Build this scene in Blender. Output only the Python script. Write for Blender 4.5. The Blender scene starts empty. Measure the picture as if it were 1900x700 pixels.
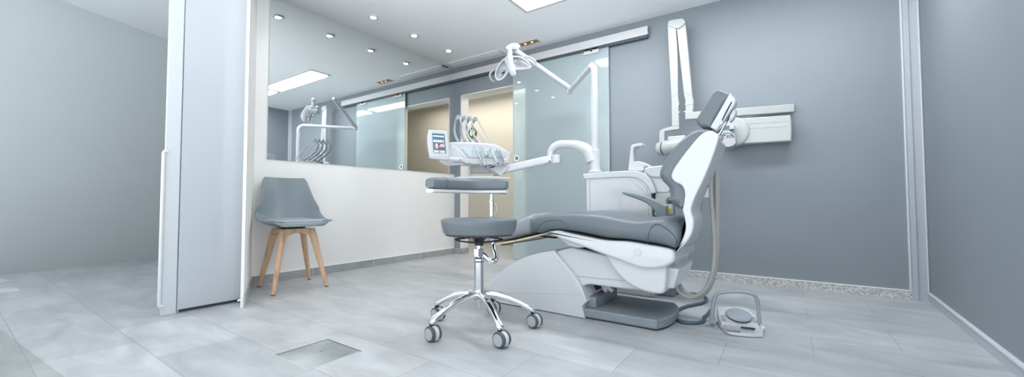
import bpy, bmesh, math, random
from mathutils import Vector, Matrix
random.seed(4)
V = Vector
SC = bpy.context.scene
COL = SC.collection
PI = math.pi
H = 2.5

# ------------------------------------------------------------------ camera
YAW, PITCH, F, PX, PY = 0.625, 0.0365, 746.62, 920.46, 345.89
CAM = V((3.6144, -4.0538, 0.7005))
FW = V((-math.sin(YAW)*math.cos(PITCH), math.cos(YAW)*math.cos(PITCH), math.sin(PITCH)))
RT = V((math.cos(YAW), math.sin(YAW), 0)); UP = RT.cross(FW)
def ray(a, b): return RT*((a-PX)/F) - UP*((b-PY)/F) + FW
def on_y(a, b, y): d = ray(a, b); return CAM + d*((y-CAM.y)/d.y)
def on_x(a, b, x): d = ray(a, b); return CAM + d*((x-CAM.x)/d.x)
def on_z(a, b, z): d = ray(a, b); return CAM + d*((z-CAM.z)/d.z)
def at(a, b, dep): return CAM + ray(a, b)*dep
def on_pl(a, b, p, n): d = ray(a, b); return CAM + d*((p-CAM).dot(n)/d.dot(n))

cd = bpy.data.cameras.new('camera'); cam = bpy.data.objects.new('camera', cd); COL.objects.link(cam)
cd.sensor_width = 36; cd.lens = F/1900*36; cd.shift_x = (950-PX)/1900; cd.shift_y = (PY-350)/1900
cd.clip_start = 0.05
cam.matrix_world = Matrix((( RT.x, UP.x, -FW.x, CAM.x), (RT.y, UP.y, -FW.y, CAM.y), (RT.z, UP.z, -FW.z, CAM.z), (0,0,0,1)))
SC.camera = cam

# ------------------------------------------------------------------ materials
def mat(name, col, rough=.5, metal=0, noise=0, nscale=8, bump=0, bscale=200, coat=0, trans=0, emit=None, estr=0, alpha=1, ior=1.45, spec=None, noise_stretch=None):
    m = bpy.data.materials.new(name); m.use_nodes = True
    nt = m.node_tree; b = nt.nodes['Principled BSDF']
    b.inputs['Base Color'].default_value = (*col, 1); b.inputs['Roughness'].default_value = rough
    b.inputs['Metallic'].default_value = metal; b.inputs['IOR'].default_value = ior
    b.inputs['Coat Weight'].default_value = coat; b.inputs['Coat Roughness'].default_value = .03
    b.inputs['Transmission Weight'].default_value = trans; b.inputs['Alpha'].default_value = alpha
    if spec is not None: b.inputs['Specular IOR Level'].default_value = spec
    if emit: b.inputs['Emission Color'].default_value = (*emit, 1); b.inputs['Emission Strength'].default_value = estr
    tc = nt.nodes.new('ShaderNodeTexCoord'); src = tc.outputs['Object']
    if noise_stretch:
        mp = nt.nodes.new('ShaderNodeMapping'); mp.inputs['Scale'].default_value = noise_stretch
        nt.links.new(src, mp.inputs[0]); src = mp.outputs[0]
    if noise:
        n = nt.nodes.new('ShaderNodeTexNoise'); n.inputs['Scale'].default_value = nscale; n.inputs['Detail'].default_value = 5
        nt.links.new(src, n.inputs['Vector'])
        r = nt.nodes.new('ShaderNodeMapRange'); r.inputs['From Min'].default_value = .3; r.inputs['From Max'].default_value = .7
        r.inputs['To Min'].default_value = 1-noise; r.inputs['To Max'].default_value = 1+noise
        nt.links.new(n.outputs[0], r.inputs[0])
        x = nt.nodes.new('ShaderNodeVectorMath'); x.operation = 'SCALE'; x.inputs[0].default_value = col
        nt.links.new(r.outputs[0], x.inputs['Scale']); nt.links.new(x.outputs[0], b.inputs['Base Color'])
    if bump:
        n = nt.nodes.new('ShaderNodeTexNoise'); n.inputs['Scale'].default_value = bscale
        nt.links.new(tc.outputs['Object'], n.inputs['Vector'])
        bp = nt.nodes.new('ShaderNodeBump'); bp.inputs['Strength'].default_value = bump; bp.inputs['Distance'].default_value = .002
        nt.links.new(n.outputs[0], bp.inputs['Height']); nt.links.new(bp.outputs[0], b.inputs['Normal'])
    return m
M = {}
M['white_wall'] = mat('white_wall_paint', (.81,.80,.785), .7, noise=.015, nscale=3)
M['grey_wall'] = mat('grey_wall_paint', (.235,.265,.292), .55, noise=.02, nscale=2)
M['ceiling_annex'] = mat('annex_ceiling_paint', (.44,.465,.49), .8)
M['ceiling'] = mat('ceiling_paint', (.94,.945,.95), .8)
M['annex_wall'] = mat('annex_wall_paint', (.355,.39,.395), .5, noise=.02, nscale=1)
M['beige'] = mat('beige_wall_paint', (.64,.595,.51), .6, noise=.02, nscale=2)
M['skirt'] = mat('grey_skirting_tile', (.36,.37,.375), .5, noise=.12, nscale=12)
M['granite'] = mat('speckled_skirting_stone', (.52,.52,.51), .5, noise=.45, nscale=90)
M['grout_white'] = mat('white_sealant_line', (.85,.85,.85), .5)
M['alu'] = mat('brushed_aluminium', (.60,.595,.60), .45, metal=0, noise=.03, nscale=20, noise_stretch=(.1,1,8))
M['silver_trim'] = mat('silver_trim_paint', (.44,.47,.51), .4, noise=.03, nscale=3)
M['trim_edge'] = mat('pale_trim_edge', (.62,.66,.69), .35)
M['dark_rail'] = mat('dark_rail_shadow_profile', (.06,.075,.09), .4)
M['white'] = mat('glossy_white_plastic', (.585,.60,.62), .24, coat=.6, noise=.01, nscale=4)
M['white2'] = mat('satin_white_plastic', (.60,.61,.62), .4, noise=.01, nscale=4)
M['white_enamel'] = mat('white_enamelled_metal', (.44,.455,.45), .3, coat=.3, noise=.01, nscale=6)
M['uph'] = mat('slate_grey_upholstery', (.138,.165,.186), .42, noise=.05, nscale=5, bump=.08, bscale=900)
M['uph_edge'] = mat('dark_seam_piping', (.05,.06,.075), .6)
M['foot'] = mat('grey_rubber_plate', (.215,.25,.275), .55, noise=.06, nscale=18)
M['chrome'] = mat('polished_chrome', (.78,.8,.82), .09, metal=1, noise=.02, nscale=30)
M['steel'] = mat('satin_steel', (.58,.61,.63), .22, metal=1, noise=.04, nscale=20)
M['black'] = mat('black_plastic', (.015,.017,.02), .45, noise=.1)
M['tyre'] = mat('dark_grey_tyre', (.07,.085,.095), .5, noise=.1)
M['hubcap'] = mat('grey_hub_plastic', (.37,.40,.42), .4, noise=.03)
M['hood'] = mat('light_grey_hood_plastic', (.56,.58,.60), .4, noise=.03)
M['shell'] = mat('blue_grey_chair_plastic', (.195,.238,.262), .38, noise=.02, nscale=3)
M['pad'] = mat('blue_grey_seat_leatherette', (.31,.34,.37), .45, noise=.03, nscale=12, bump=.1, bscale=500)
M['hose'] = mat('warm_grey_hose_rubber', (.42,.42,.405), .5, noise=.04)
M['hose_white'] = mat('pale_grey_hose_silicone', (.50,.52,.55), .4, noise=.02)
M['cord'] = mat('steel_blue_cord_rubber', (.075,.125,.165), .45, noise=.05)
M['grey_plastic'] = mat('mid_grey_plastic', (.31,.35,.385), .4, noise=.03)
M['panel_blue'] = mat('slate_blue_control_film', (.10,.17,.23), .25)
M['yellow'] = mat('yellow_plastic', (.75,.58,.03), .4, noise=.03)
M['orange'] = mat('orange_plastic', (.8,.35,.05), .4)
M['tan'] = mat('brushed_brass_strip', (.50,.42,.29), .35, metal=.4, noise=.2, nscale=40)
M['glass_tray'] = mat('pale_blue_tray_mat', (.55,.64,.67), .18, coat=.5)
M['screen'] = mat('lit_control_screen', (.03,.05,.07), .1, emit=(.10,.17,.23), estr=.8)
M['icon'] = mat('lit_screen_icons', (.3,.4,.45), .2, emit=(.55,.8,.9), estr=.9)
M['icon_red'] = mat('lit_red_screen_graphic', (.5,.1,.1), .2, emit=(1,.16,.12), estr=.9)
M['lamp_on'] = mat('lit_ceiling_diffuser', (1,1,1), .5, emit=(.94,.98,1), estr=7)
M['spot_on'] = mat('lit_downlight_lens', (1,1,1), .5, emit=(1,.99,.97), estr=60)
M['glow_orange'] = mat('lit_orange_bulb', (1,.3,.1), .5, emit=(1,.22,.05), estr=3)
M['fixture'] = mat('taupe_lamp_recess', (.24,.22,.19), .35, noise=.1)
M['drain'] = mat('worn_steel_cover', (.36,.39,.40), .3, metal=.6, noise=.4, nscale=3.5)
M['cloth'] = mat('pale_grey_felt', (.36,.37,.375), .9, noise=.2, nscale=120)
M['green'] = mat('dark_green_ring_paint', (.02,.10,.03), .5)
M['sign_yellow'] = mat('pale_yellow_sign_face', (.80,.75,.42), .5)
M['plate_edge'] = mat('dark_gap', (.03,.035,.04), .6)
M['reflector'] = mat('blue_white_reflector', (.62,.72,.76), .08, metal=.6)

def wood():
    m = bpy.data.materials.new('pale_beech_wood'); m.use_nodes = True; nt = m.node_tree; b = nt.nodes['Principled BSDF']
    tc = nt.nodes.new('ShaderNodeTexCoord'); mp = nt.nodes.new('ShaderNodeMapping'); mp.inputs['Scale'].default_value = (22, 22, 2.5)
    n = nt.nodes.new('ShaderNodeTexNoise'); n.inputs['Scale'].default_value = 2.2; n.inputs['Detail'].default_value = 6
    r = nt.nodes.new('ShaderNodeValToRGB'); r.color_ramp.elements[0].position = .3; r.color_ramp.elements[1].position = .7
    r.color_ramp.elements[0].color = (.50,.315,.185,1); r.color_ramp.elements[1].color = (.68,.47,.31,1)
    nt.links.new(tc.outputs['Object'], mp.inputs[0]); nt.links.new(mp.outputs[0], n.inputs['Vector']); nt.links.new(n.outputs[0], r.inputs[0])
    nt.links.new(r.outputs[0], b.inputs['Base Color']); b.inputs['Roughness'].default_value = .45
    return m
M['wood'] = wood()

def floor_mat(name, c1, c2, grout, bw=.68, rh=.345, ox=-2.34, oy=2.77, mortar=.0022):
    m = bpy.data.materials.new(name); m.use_nodes = True; nt = m.node_tree; b = nt.nodes['Principled BSDF']; N = nt.nodes.new; Lk = nt.links.new
    geo = N('ShaderNodeNewGeometry'); mp = N('ShaderNodeMapping'); mp.inputs['Location'].default_value = (ox+.68*20, oy+.345*40, 0)
    Lk(geo.outputs['Position'], mp.inputs[0])
    br = N('ShaderNodeTexBrick'); br.offset = .5; br.offset_frequency = 2; br.squash = 1
    for k, v in (('Scale', 1), ('Mortar Size', mortar), ('Mortar Smooth', .1), ('Bias', 0), ('Brick Width', bw), ('Row Height', rh)): br.inputs[k].default_value = v
    br.inputs['Color1'].default_value = (*c1, 1); br.inputs['Color2'].default_value = (*c2, 1); br.inputs['Mortar'].default_value = (*grout, 1)
    Lk(mp.outputs[0], br.inputs['Vector'])
    mp2 = N('ShaderNodeMapping'); mp2.inputs['Scale'].default_value = (1.3, 3.2, 1); Lk(geo.outputs['Position'], mp2.inputs[0])
    n = N('ShaderNodeTexNoise'); n.inputs['Scale'].default_value = 2.0; n.inputs['Detail'].default_value = 7; n.inputs['Roughness'].default_value = .62; n.inputs['Distortion'].default_value = .6
    Lk(mp2.outputs[0], n.inputs['Vector'])
    r = N('ShaderNodeMapRange'); r.inputs['From Min'].default_value = .3; r.inputs['From Max'].default_value = .7; r.inputs['To Min'].default_value = .80; r.inputs['To Max'].default_value = 1.17
    Lk(n.outputs[0], r.inputs[0])
    x = N('ShaderNodeVectorMath'); x.operation = 'SCALE'; Lk(br.outputs[0], x.inputs[0]); Lk(r.outputs[0], x.inputs['Scale']); Lk(x.outputs[0], b.inputs['Base Color'])
    r2 = N('ShaderNodeMapRange'); r2.inputs['To Min'].default_value = .30; r2.inputs['To Max'].default_value = .50; Lk(n.outputs[0], r2.inputs[0]); Lk(r2.outputs[0], b.inputs['Roughness'])
    b.inputs['Specular IOR Level'].default_value = .35
    return m
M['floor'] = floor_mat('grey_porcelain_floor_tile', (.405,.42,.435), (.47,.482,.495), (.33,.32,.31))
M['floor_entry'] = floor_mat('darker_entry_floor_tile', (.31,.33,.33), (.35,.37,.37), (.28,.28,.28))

def frosted(name, col, trans, rough=.3, glow=0):
    m = bpy.data.materials.new(name); m.use_nodes = True; b = m.node_tree.nodes['Principled BSDF']
    b.inputs['Base Color'].default_value = (*col, 1); b.inputs['Roughness'].default_value = rough
    b.inputs['Transmission Weight'].default_value = trans; b.inputs['IOR'].default_value = 1.3
    b.inputs['Coat Weight'].default_value = 1; b.inputs['Coat Roughness'].default_value = .01; b.inputs['Coat IOR'].default_value = 1.5
    return m
M['frost'] = frosted('frosted_green_tinted_glass', (.74,.885,.91), .55, .38)
M['frost_door'] = frosted('milky_blue_frosted_glass', (.49,.525,.56), .08, .35)
M['post'] = mat('pale_frame_profile', (.53,.565,.595), .35)
M['glass_edge'] = mat('green_glass_edge', (.50,.64,.64), .15)
mm = bpy.data.materials.new('mirror_silvering'); mm.use_nodes = True; bb = mm.node_tree.nodes['Principled BSDF']
bb.inputs['Base Color'].default_value = (.87,.91,.91,1); bb.inputs['Metallic'].default_value = 1; bb.inputs['Roughness'].default_value = .004; M['mirror'] = mm
cl = bpy.data.materials.new('clear_plastic_film'); cl.use_nodes = True; bb = cl.node_tree.nodes['Principled BSDF']
bb.inputs['Base Color'].default_value = (.9,.92,.93,1); bb.inputs['Roughness'].default_value = .12; bb.inputs['Alpha'].default_value = .22; M['film'] = cl

# ------------------------------------------------------------------ mesh helpers
ROOTLOC = {}
def finish(o, me, m, ang=38):
    me.materials.append(m)
    me.shade_smooth(); me.set_sharp_from_angle(angle=math.radians(ang))
    if ang < 70:
        w = o.modifiers.new('weighted_normals', 'WEIGHTED_NORMAL'); w.keep_sharp = True; w.weight = 80
def wrap(me_or_bm):
    if isinstance(me_or_bm, bmesh.types.BMesh):
        me = bpy.data.meshes.new('mesh'); bmesh.ops.recalc_face_normals(me_or_bm, faces=me_or_bm.faces[:]); me_or_bm.to_mesh(me); me_or_bm.free(); return me
    return me_or_bm
def part(name, bm, m, parent, label=None, ang=38):
    me = wrap(bm); loc = ROOTLOC[parent.name]
    me.transform(Matrix.Translation(-loc)); me.name = name
    o = bpy.data.objects.new(name, me); COL.objects.link(o); o.parent = parent
    ROOTLOC[o.name] = loc; finish(o, me, M[m], ang)
    if label: o['label'] = label
    return o
def empty(name, loc, label, cat, group=None, kind=None):
    o = bpy.data.objects.new(name, None); COL.objects.link(o); o.location = loc; o.empty_display_size = .05
    ROOTLOC[o.name] = V(loc)
    if label: o['label'] = label
    if cat: o['category'] = cat
    if group: o['group'] = group
    if kind: o['kind'] = kind
    return o
def single(name, bm, m, label=None, cat=None, group=None, kind=None, ang=38):
    me = wrap(bm); c = [sum(v.co[i] for v in me.vertices)/len(me.vertices) for i in (0, 1)]; z = min(v.co.z for v in me.vertices)
    loc = V((c[0], c[1], z)); me.transform(Matrix.Translation(-loc)); me.name = name
    o = bpy.data.objects.new(name, me); COL.objects.link(o); o.location = loc; ROOTLOC[o.name] = loc
    finish(o, me, M[m], ang)
    for k, v in (('label', label), ('category', cat), ('group', group), ('kind', kind)):
        if v: o[k] = v
    return o
def struct(name, bm, m): return single(name, bm, m, kind='structure')

def box(bm, lo, hi, bev=0, rot=None, seg=2):
    """axis box between corners lo and hi; rot = (centre, Matrix) optional"""
    lo, hi = V(lo), V(hi); c = (lo+hi)/2; s = hi-lo
    t = bmesh.new(); bmesh.ops.create_cube(t, size=1)
    for v in t.verts: v.co = V((v.co.x*s.x, v.co.y*s.y, v.co.z*s.z))
    if bev: bmesh.ops.bevel(t, geom=t.edges[:], offset=bev, segments=seg, affect='EDGES', profile=.6)
    mx = Matrix.Translation(c) @ (rot.to_4x4() if rot else Matrix())
    t.transform(mx); merge(bm, t)
def merge(bm, t):
    me = bpy.data.meshes.new('t'); t.to_mesh(me); t.free(); bm.from_mesh(me); bpy.data.meshes.remove(me)
def B(*a, **k): bm = bmesh.new(); box(bm, *a, **k); return bm

def catmull(p, n=6, closed=False):
    out = []; L = len(p); p = [V(q) for q in p]
    for i in range(L if closed else L-1):
        if closed: a, b, c, d = p[i-1], p[i], p[(i+1) % L], p[(i+2) % L]
        else: b, c = p[i], p[i+1]; a = p[i-1] if i else b*2-c; d = p[i+2] if i+2 < L else c*2-b
        for k in range(n):
            t = k/n
            out.append(.5*((2*b)+(c-a)*t+(2*a-5*b+4*c-d)*t*t+(3*b-a-3*c+d)*t**3))
    if not closed: out.append(p[-1])
    return out
def outline(pts, n=5):
    """closed outline; points written (x, y, 1) are sharp corners, others are smoothed"""
    cs = [i for i, q in enumerate(pts) if len(q) > 2]
    P = [V((q[0], q[1])) for q in pts]
    if not cs: return catmull([V((q.x, q.y, 0)) for q in P], n, True)
    out = []
    for k, i in enumerate(cs):
        j = cs[(k+1) % len(cs)]
        seg = [P[(i+m_) % len(P)] for m_ in range(((j-i-1) % len(P))+2)]
        out += catmull([V((q.x, q.y, 0)) for q in seg], n if len(seg) > 2 else 1)[:-1]
    return out
def prism(pts, w, r=0, seg=3, n=5, rb=None, bm=None):
    """pts: world 3D closed outline (list of (Vector, corner?)) in a plane; extruded by vector w with rounded rims r (front) / rb (back)"""
    own = bm is None; bm = bm or bmesh.new()
    w = V(w); wn = w.normalized(); o = pts[0][0] if isinstance(pts[0], tuple) else pts[0]
    P3 = [(q[0], q[1]) if isinstance(q, tuple) else (q, 0) for q in pts]
    ax = V((0, 0, 1)) if abs(wn.z) < .7 else V((1, 0, 0))
    u = wn.cross(ax).normalized(); v = u.cross(wn)
    p2 = [((q-o).dot(u), (q-o).dot(v), 1) if c else ((q-o).dot(u), (q-o).dot(v)) for q, c in P3]
    off = [(q-o).dot(wn) for q, c in P3]
    ol = outline(p2, n)
    cl2 = []
    for q in ol:
        if not cl2 or (q-cl2[-1]).length > 1e-4: cl2.append(q)
    if (cl2[0]-cl2[-1]).length < 1e-4: cl2.pop()
    ol = cl2; L = len(ol)
    A = sum(ol[i-1].x*ol[i].y-ol[i].x*ol[i-1].y for i in range(L))
    sg = 1 if A > 0 else -1
    nr = []
    for i in range(L):
        e1 = (ol[i]-ol[i-1]).normalized(); e2 = (ol[(i+1) % L]-ol[i]).normalized()
        n1 = V((-e1.y, e1.x, 0))*sg; n2 = V((-e2.y, e2.x, 0))*sg
        m_ = n1+n2
        if m_.length < .2: m_ = n1
        m_.normalize(); nr.append(m_/max(.5, m_.dot(n1)))
    rmax = max(r, rb or 0); sc_ = [1.0]*L
    if rmax > 0:
        for _ in range(60):
            bad = False; pq = [ol[i]+nr[i]*(rmax*sc_[i]) for i in range(L)]
            for i in range(L):
                e = ol[i]-ol[i-1]; f = pq[i]-pq[i-1]
                if e.dot(f) < .12*e.length_squared:
                    bad = True
                    for k in (-3, -2, -1, 0, 1, 2): sc_[(i+k) % L] *= .9 if k in (-1, 0) else .95
            if not bad: break
        nr = [nr[i]*sc_[i] for i in range(L)]
    D = w.length; rb = r if rb is None else rb; rings = []
    if r > 0:
        for k in range(seg+1):
            t = k/seg*PI/2; rings.append((r*(1-math.sin(t)), r*(1-math.cos(t))))
    else: rings.append((0, 0))
    if rb > 0:
        for k in range(seg+1):
            t = k/seg*PI/2; rings.append((rb*(1-math.cos(t)), D-rb*(1-math.sin(t))))
    else: rings.append((0, D))
    vs = []
    for ofs, d in rings:
        vs.append([bm.verts.new(o+u*(q.x+m_.x*ofs)+v*(q.y+m_.y*ofs)+wn*d) for q, m_ in zip(ol, nr)])
    for a, b in zip(vs, vs[1:]):
        for i in range(L): bm.faces.new((a[i-1], a[i], b[i], b[i-1]))
    for f in (bm.faces.new(vs[0]), bm.faces.new(vs[-1][::-1])):
        for e in f.edges: e.smooth = False
    return bm
def yprism(px, y, depth, r=0, **k):
    """outline given where it shows in the photo, standing in the vertical plane y, going back by depth"""
    return prism([(on_y(q[0], q[1], y), len(q) > 2) for q in px], (0, depth, 0), r, **k)
def zprism(px, z, h, r=0, **k):
    return prism([(on_z(q[0], q[1], z), len(q) > 2) for q in px], (0, 0, h), r, **k)
def xyprism(pts, z, h, r=0, **k):
    return prism([(V((q[0], q[1], z)), len(q) > 2) for q in pts], (0, 0, h), r, **k)

def tube(path, r, n=10, smooth=0, closed=False, bm=None, flat=1, upv=None):
    own = bm or bmesh.new(); bm = own
    P = [V(p) for p in path]
    R_ = list(r) if isinstance(r, (list, tuple)) else [r]*len(P)
    if smooth:
        Q = [V((*p, )) for p in P]
        P2 = catmull(Q, smooth, closed); RR = catmull([V((a, 0, 0)) for a in R_], smooth, closed); P = P2; R_ = [a.x for a in RR]
    L = len(P); T = []
    for i in range(L):
        if closed: t = P[(i+1) % L]-P[i-1]
        else: t = P[min(i+1, L-1)]-P[max(i-1, 0)]
        T.append(t.normalized())
    a = upv or (V((0, 0, 1)) if abs(T[0].z) < .9 else V((1, 0, 0)))
    N = (a-T[0]*a.dot(T[0])).normalized(); rings = []
    for i in range(L):
        if upv: N = (upv-T[i]*upv.dot(T[i])).normalized()
        else:
            N = (N-T[i]*N.dot(T[i])).normalized()
        Bn = T[i].cross(N)
        rings.append([bm.verts.new(P[i]+(N*math.cos(2*PI*k/n)+Bn*math.sin(2*PI*k/n)*flat)*R_[i]) for k in range(n)])
    for i in range(L if closed else L-1):
        a_, b_ = rings[i], rings[(i+1) % L]
        for k in range(n): bm.faces.new((a_[k-1], a_[k], b_[k], b_[k-1]))
    if not closed: bm.faces.new(rings[0][::-1]); bm.faces.new(rings[-1])
    return bm
def lathe(prof, c, axis=(0, 0, 1), n=32, bm=None, sx=1, ring=False):
    if ring: prof = list(prof)+[prof[0]]
    bm = bm or bmesh.new(); ax = V(axis).normalized(); c = V(c)
    a = V((1, 0, 0)) if abs(ax.x) < .9 else V((0, 1, 0))
    u = (a-ax*a.dot(ax)).normalized(); v = ax.cross(u); rings = []
    for r, z in prof:
        if r < 1e-6: rings.append([bm.verts.new(c+ax*z)])
        else: rings.append([bm.verts.new(c+ax*z+(u*math.cos(2*PI*k/n)*sx+v*math.sin(2*PI*k/n))*r) for k in range(n)])
    for A_, B_ in zip(rings, rings[1:]):
        for k in range(n):
            if len(A_) == 1 and len(B_) == 1: continue
            if len(A_) == 1: bm.faces.new((A_[0], B_[k], B_[k-1]))
            elif len(B_) == 1: bm.faces.new((A_[k-1], A_[k], B_[0]))
            else: bm.faces.new((A_[k-1], A_[k], B_[k], B_[k-1]))
    if ring: bmesh.ops.remove_doubles(bm, verts=rings[0]+rings[-1], dist=1e-6); return bm
    if len(rings[0]) > 1: bm.faces.new(rings[0][::-1])
    if len(rings[-1]) > 1: bm.faces.new(rings[-1])
    return bm
def loft(secs, bm=None, cap=True):
    bm = bm or bmesh.new(); rings = [[bm.verts.new(p) for p in s] for s in secs]; n = len(rings[0])
    for a, b in zip(rings, rings[1:]):
        for k in range(n): bm.faces.new((a[k-1], a[k], b[k], b[k-1]))
    if cap: bm.faces.new(rings[0][::-1]); bm.faces.new(rings[-1])
    return bm
def sup(c, a, b, ra, rb, n=16, e=.6):
    """super-ellipse section round c with half axes a*ra, b*rb"""
    o = []
    for k in range(n):
        t = 2*PI*k/n; x, y = math.cos(t), math.sin(t)
        o.append(c+a*(ra*math.copysign(abs(x)**e, x))+b*(rb*math.copysign(abs(y)**e, y)))
    return o
#PARTS
# ------------------------------------------------------------------ the setting
bm = bmesh.new(); box(bm, (-4.6, -4.8, -.06), (5.4, 2.2, 0)); struct('floor', bm, 'floor')
pa, pb = on_z(0, 612, 0), on_z(118, 700, 0); dd = (pb-pa).normalized()
q0, q1 = pa-dd*1.4, pa+dd*3.2; back = V((-.1, -3, 0))
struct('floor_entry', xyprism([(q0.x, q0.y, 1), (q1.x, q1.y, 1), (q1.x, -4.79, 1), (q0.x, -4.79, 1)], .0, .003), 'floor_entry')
struct('ceiling', B((-.45, -4.8, H), (5.4, .0, H+.1)), 'ceiling')
# adjoining room beyond the frosted door: its far wall and slightly higher ceiling
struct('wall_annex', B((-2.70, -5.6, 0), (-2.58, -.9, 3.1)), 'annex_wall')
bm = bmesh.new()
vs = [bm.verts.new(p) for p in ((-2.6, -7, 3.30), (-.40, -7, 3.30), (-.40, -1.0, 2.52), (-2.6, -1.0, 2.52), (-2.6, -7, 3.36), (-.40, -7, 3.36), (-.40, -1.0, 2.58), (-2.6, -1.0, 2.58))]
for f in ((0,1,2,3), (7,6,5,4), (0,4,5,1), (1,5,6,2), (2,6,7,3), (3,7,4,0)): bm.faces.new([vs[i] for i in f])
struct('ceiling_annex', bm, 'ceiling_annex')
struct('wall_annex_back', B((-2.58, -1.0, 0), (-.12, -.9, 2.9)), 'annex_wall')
struct('wall_mirror', B((-.12, -2.51, 0), (0, .0, H)), 'white_wall')
# door wall with its opening
OX0, OX1, OZ = .104, 1.13, 2.115
bm = bmesh.new()
box(bm, (-.12, 0, 0), (OX0, .15, H)); box(bm, (OX0, 0, OZ), (OX1, .15, H)); box(bm, (OX1, 0, 0), (4.46, .15, H))
struct('wall_door', bm, 'grey_wall')
bm = bmesh.new()
box(bm, (OX0-.001, .001, 0), (OX0+.012, .152, OZ)); box(bm, (OX1-.012, .001, 0), (OX1+.001, .152, OZ)); box(bm, (OX0, .001, OZ-.012), (OX1, .152, OZ+.001))
struct('trim_doorway', bm, 'white_wall')
# corridor behind the doorway
CY = 1.2
struct('wall_corridor', B((-3.0, CY, 0), (3.4, CY+.1, 2.6)), 'beige')
struct('wall_corridor_right', B((2.6, .15, 0), (2.7, CY, 2.6)), 'beige')
struct('wall_corridor_end', B((-3.0, .15, 0), (-2.9, CY, 2.6)), 'beige')
struct('ceiling_corridor', B((-3.0, .15, 2.42), (3.4, CY, 2.5)), 'ceiling')
struct('trim_soffit', B((-2.9, .62, 2.385), (2.6, .70, 2.42)), 'white_wall')
struct('baseboard_corridor', B((-2.9, CY-.012, 0), (2.6, CY, .07)), 'tan')
# right wall
R0, R1 = V((4.414, 0, 0)), V((4.414, 0, 0)) + (V((4.355, -1.515, 0))-V((4.414, .04, 0)))*1.75
struct('wall_right', xyprism([(R0.x, .12, 1), (R1.x, R1.y, 1), (R1.x+.12, R1.y, 1), (R0.x+.12, .12, 1)], 0, H), 'grey_wall')
n = (R1-R0).normalized(); nn = V((n.y, -n.x, 0)); nn = nn if nn.x < 0 else -nn
def strip(a, b, off, w, z0, z1, bev=0):
    p = [a+nn*off, b+nn*off, b+nn*(off+w), a+nn*(off+w)]
    return prism([(V((q.x, q.y, z0)), 1) for q in p], (0, 0, z1-z0), bev)
struct('baseboard_right', strip(R0, R1, 0, .012, 0, .052), 'silver_trim')
struct('trim_right', strip(R0, R1, 0, .018, .052, .066, .003), 'trim_edge')
# silver corner casing
bm = B((4.318, -.012, 0), (4.414, 0, H)); box(bm, (4.335, -.02, 0), (4.352, -.010, H), .003)
struct('trim_corner', bm, 'silver_trim')
bm = B((4.308, -.018, .07), (4.318, 0, H), .002); box(bm, (4.398, -.02, .07), (4.404, -.010, H), .002)
struct('trim_corner_edge', bm, 'trim_edge')
# skirtings
struct('baseboard_door', B((OX1, -.012, 0), (4.318, 0, .062)), 'granite')
bm = B((OX1, -.014, .062), (4.318, 0, .068)); struct('trim_baseboard_line', bm, 'grout_white')
bm = bmesh.new(); box(bm, (0, -2.50, 0), (.010, 0, .0737)); box(bm, (0, -.010, 0), (OX0+.016, 0, .0737)); box(bm, (OX0+.012, 0, 0), (OX0+.022, .15, .0737))
struct('baseboard_mirror', bm, 'skirt')
struct('trim_mirror_sealant', B((0, -2.50, .0737), (.0125, -.01, .0765)), 'grout_white')
bm = bmesh.new()
for y in (-.62, -1.30, -1.98): box(bm, (.0095, y-.0015, 0), (.0112, y+.0015, .0737))
struct('trim_skirting_joints', bm, 'grout_white')
# short return wall beside the frosted door
W0, W1 = V((0, -2.512, 0)), on_z(451.5, 571, 0); wd = (W1-W0).normalized(); wn_ = V((wd.y, -wd.x, 0)); wn_ = wn_ if wn_.y < 0 else -wn_
def wslab(a, b, off, th, z0, z1): return prism([(V((q.x, q.y, z0)), 1) for q in (a+wn_*off, b+wn_*off, b+wn_*(off+th), a+wn_*(off+th))], (0, 0, z1-z0), 0)
struct('wall_return', wslab(W0, W1, 0, .018, 0, H), 'white_wall')
struct('baseboard_return', wslab(W0, W1+wd*.012, -.010, .010, 0, .0737), 'skirt')
# flat white strips lying on the floor of the adjoining room
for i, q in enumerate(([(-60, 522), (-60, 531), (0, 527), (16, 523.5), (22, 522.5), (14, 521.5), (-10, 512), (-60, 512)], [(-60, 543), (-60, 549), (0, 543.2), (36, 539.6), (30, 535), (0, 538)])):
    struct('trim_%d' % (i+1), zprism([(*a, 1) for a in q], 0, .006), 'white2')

# ------------------------------------------------------------------ mirror, sliding door, rail
single('wall_mirror_glass', B((.0005, -2.411, 1.0605), (.006, -.0005, H-.001)), 'mirror', 'large frameless mirror filling the white wall above the grey chair', 'mirror')
t = empty('sliding_door_rail', (1.27, 0, 2.32), 'long brushed aluminium sliding door rail across the top of the grey wall', 'door rail')
part('rail_cover', B((.003, -.060, 2.325), (2.550, -.004, 2.409), .002), 'alu', t)
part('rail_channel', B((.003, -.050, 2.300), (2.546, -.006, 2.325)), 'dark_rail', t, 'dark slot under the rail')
part('end_cap', B((2.550, -.060, 2.325), (2.556, -.004, 2.409), .001), 'steel', t)
t = empty('door_1', (1.55, -.02, .01), None, None, kind='structure')
GX0, GX1 = .968, 2.146
part('glass_panel', B((GX0, -.034, .012), (GX1, -.022, 2.300)), 'frost', t)
bm = B((GX0-.003, -.0345, .012), (GX0, -.0215, 2.300)); box(bm, (GX1, -.0345, .012), (GX1+.003, -.0215, 2.300))
part('glass_edge', bm, 'glass_edge', t)
for x0 in (1.03, 1.885):
    hb = part('hanger', B((x0, -.050, 2.262), (x0+.165, -.0345, 2.318), .003), 'alu', t)
    bm = bmesh.new()
    for dx in (.02, .045, .12, .145): lathe([(0, -.002), (.004, -.002), (.004, .003), (0, .003)], (x0+dx, -.0505, 2.29), (0, 1, 0), 10, bm)
    box(bm, (x0+.07, -.052, 2.285), (x0+.095, -.049, 2.315))
    part('hanger_screws', bm, 'black', hb)
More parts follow.
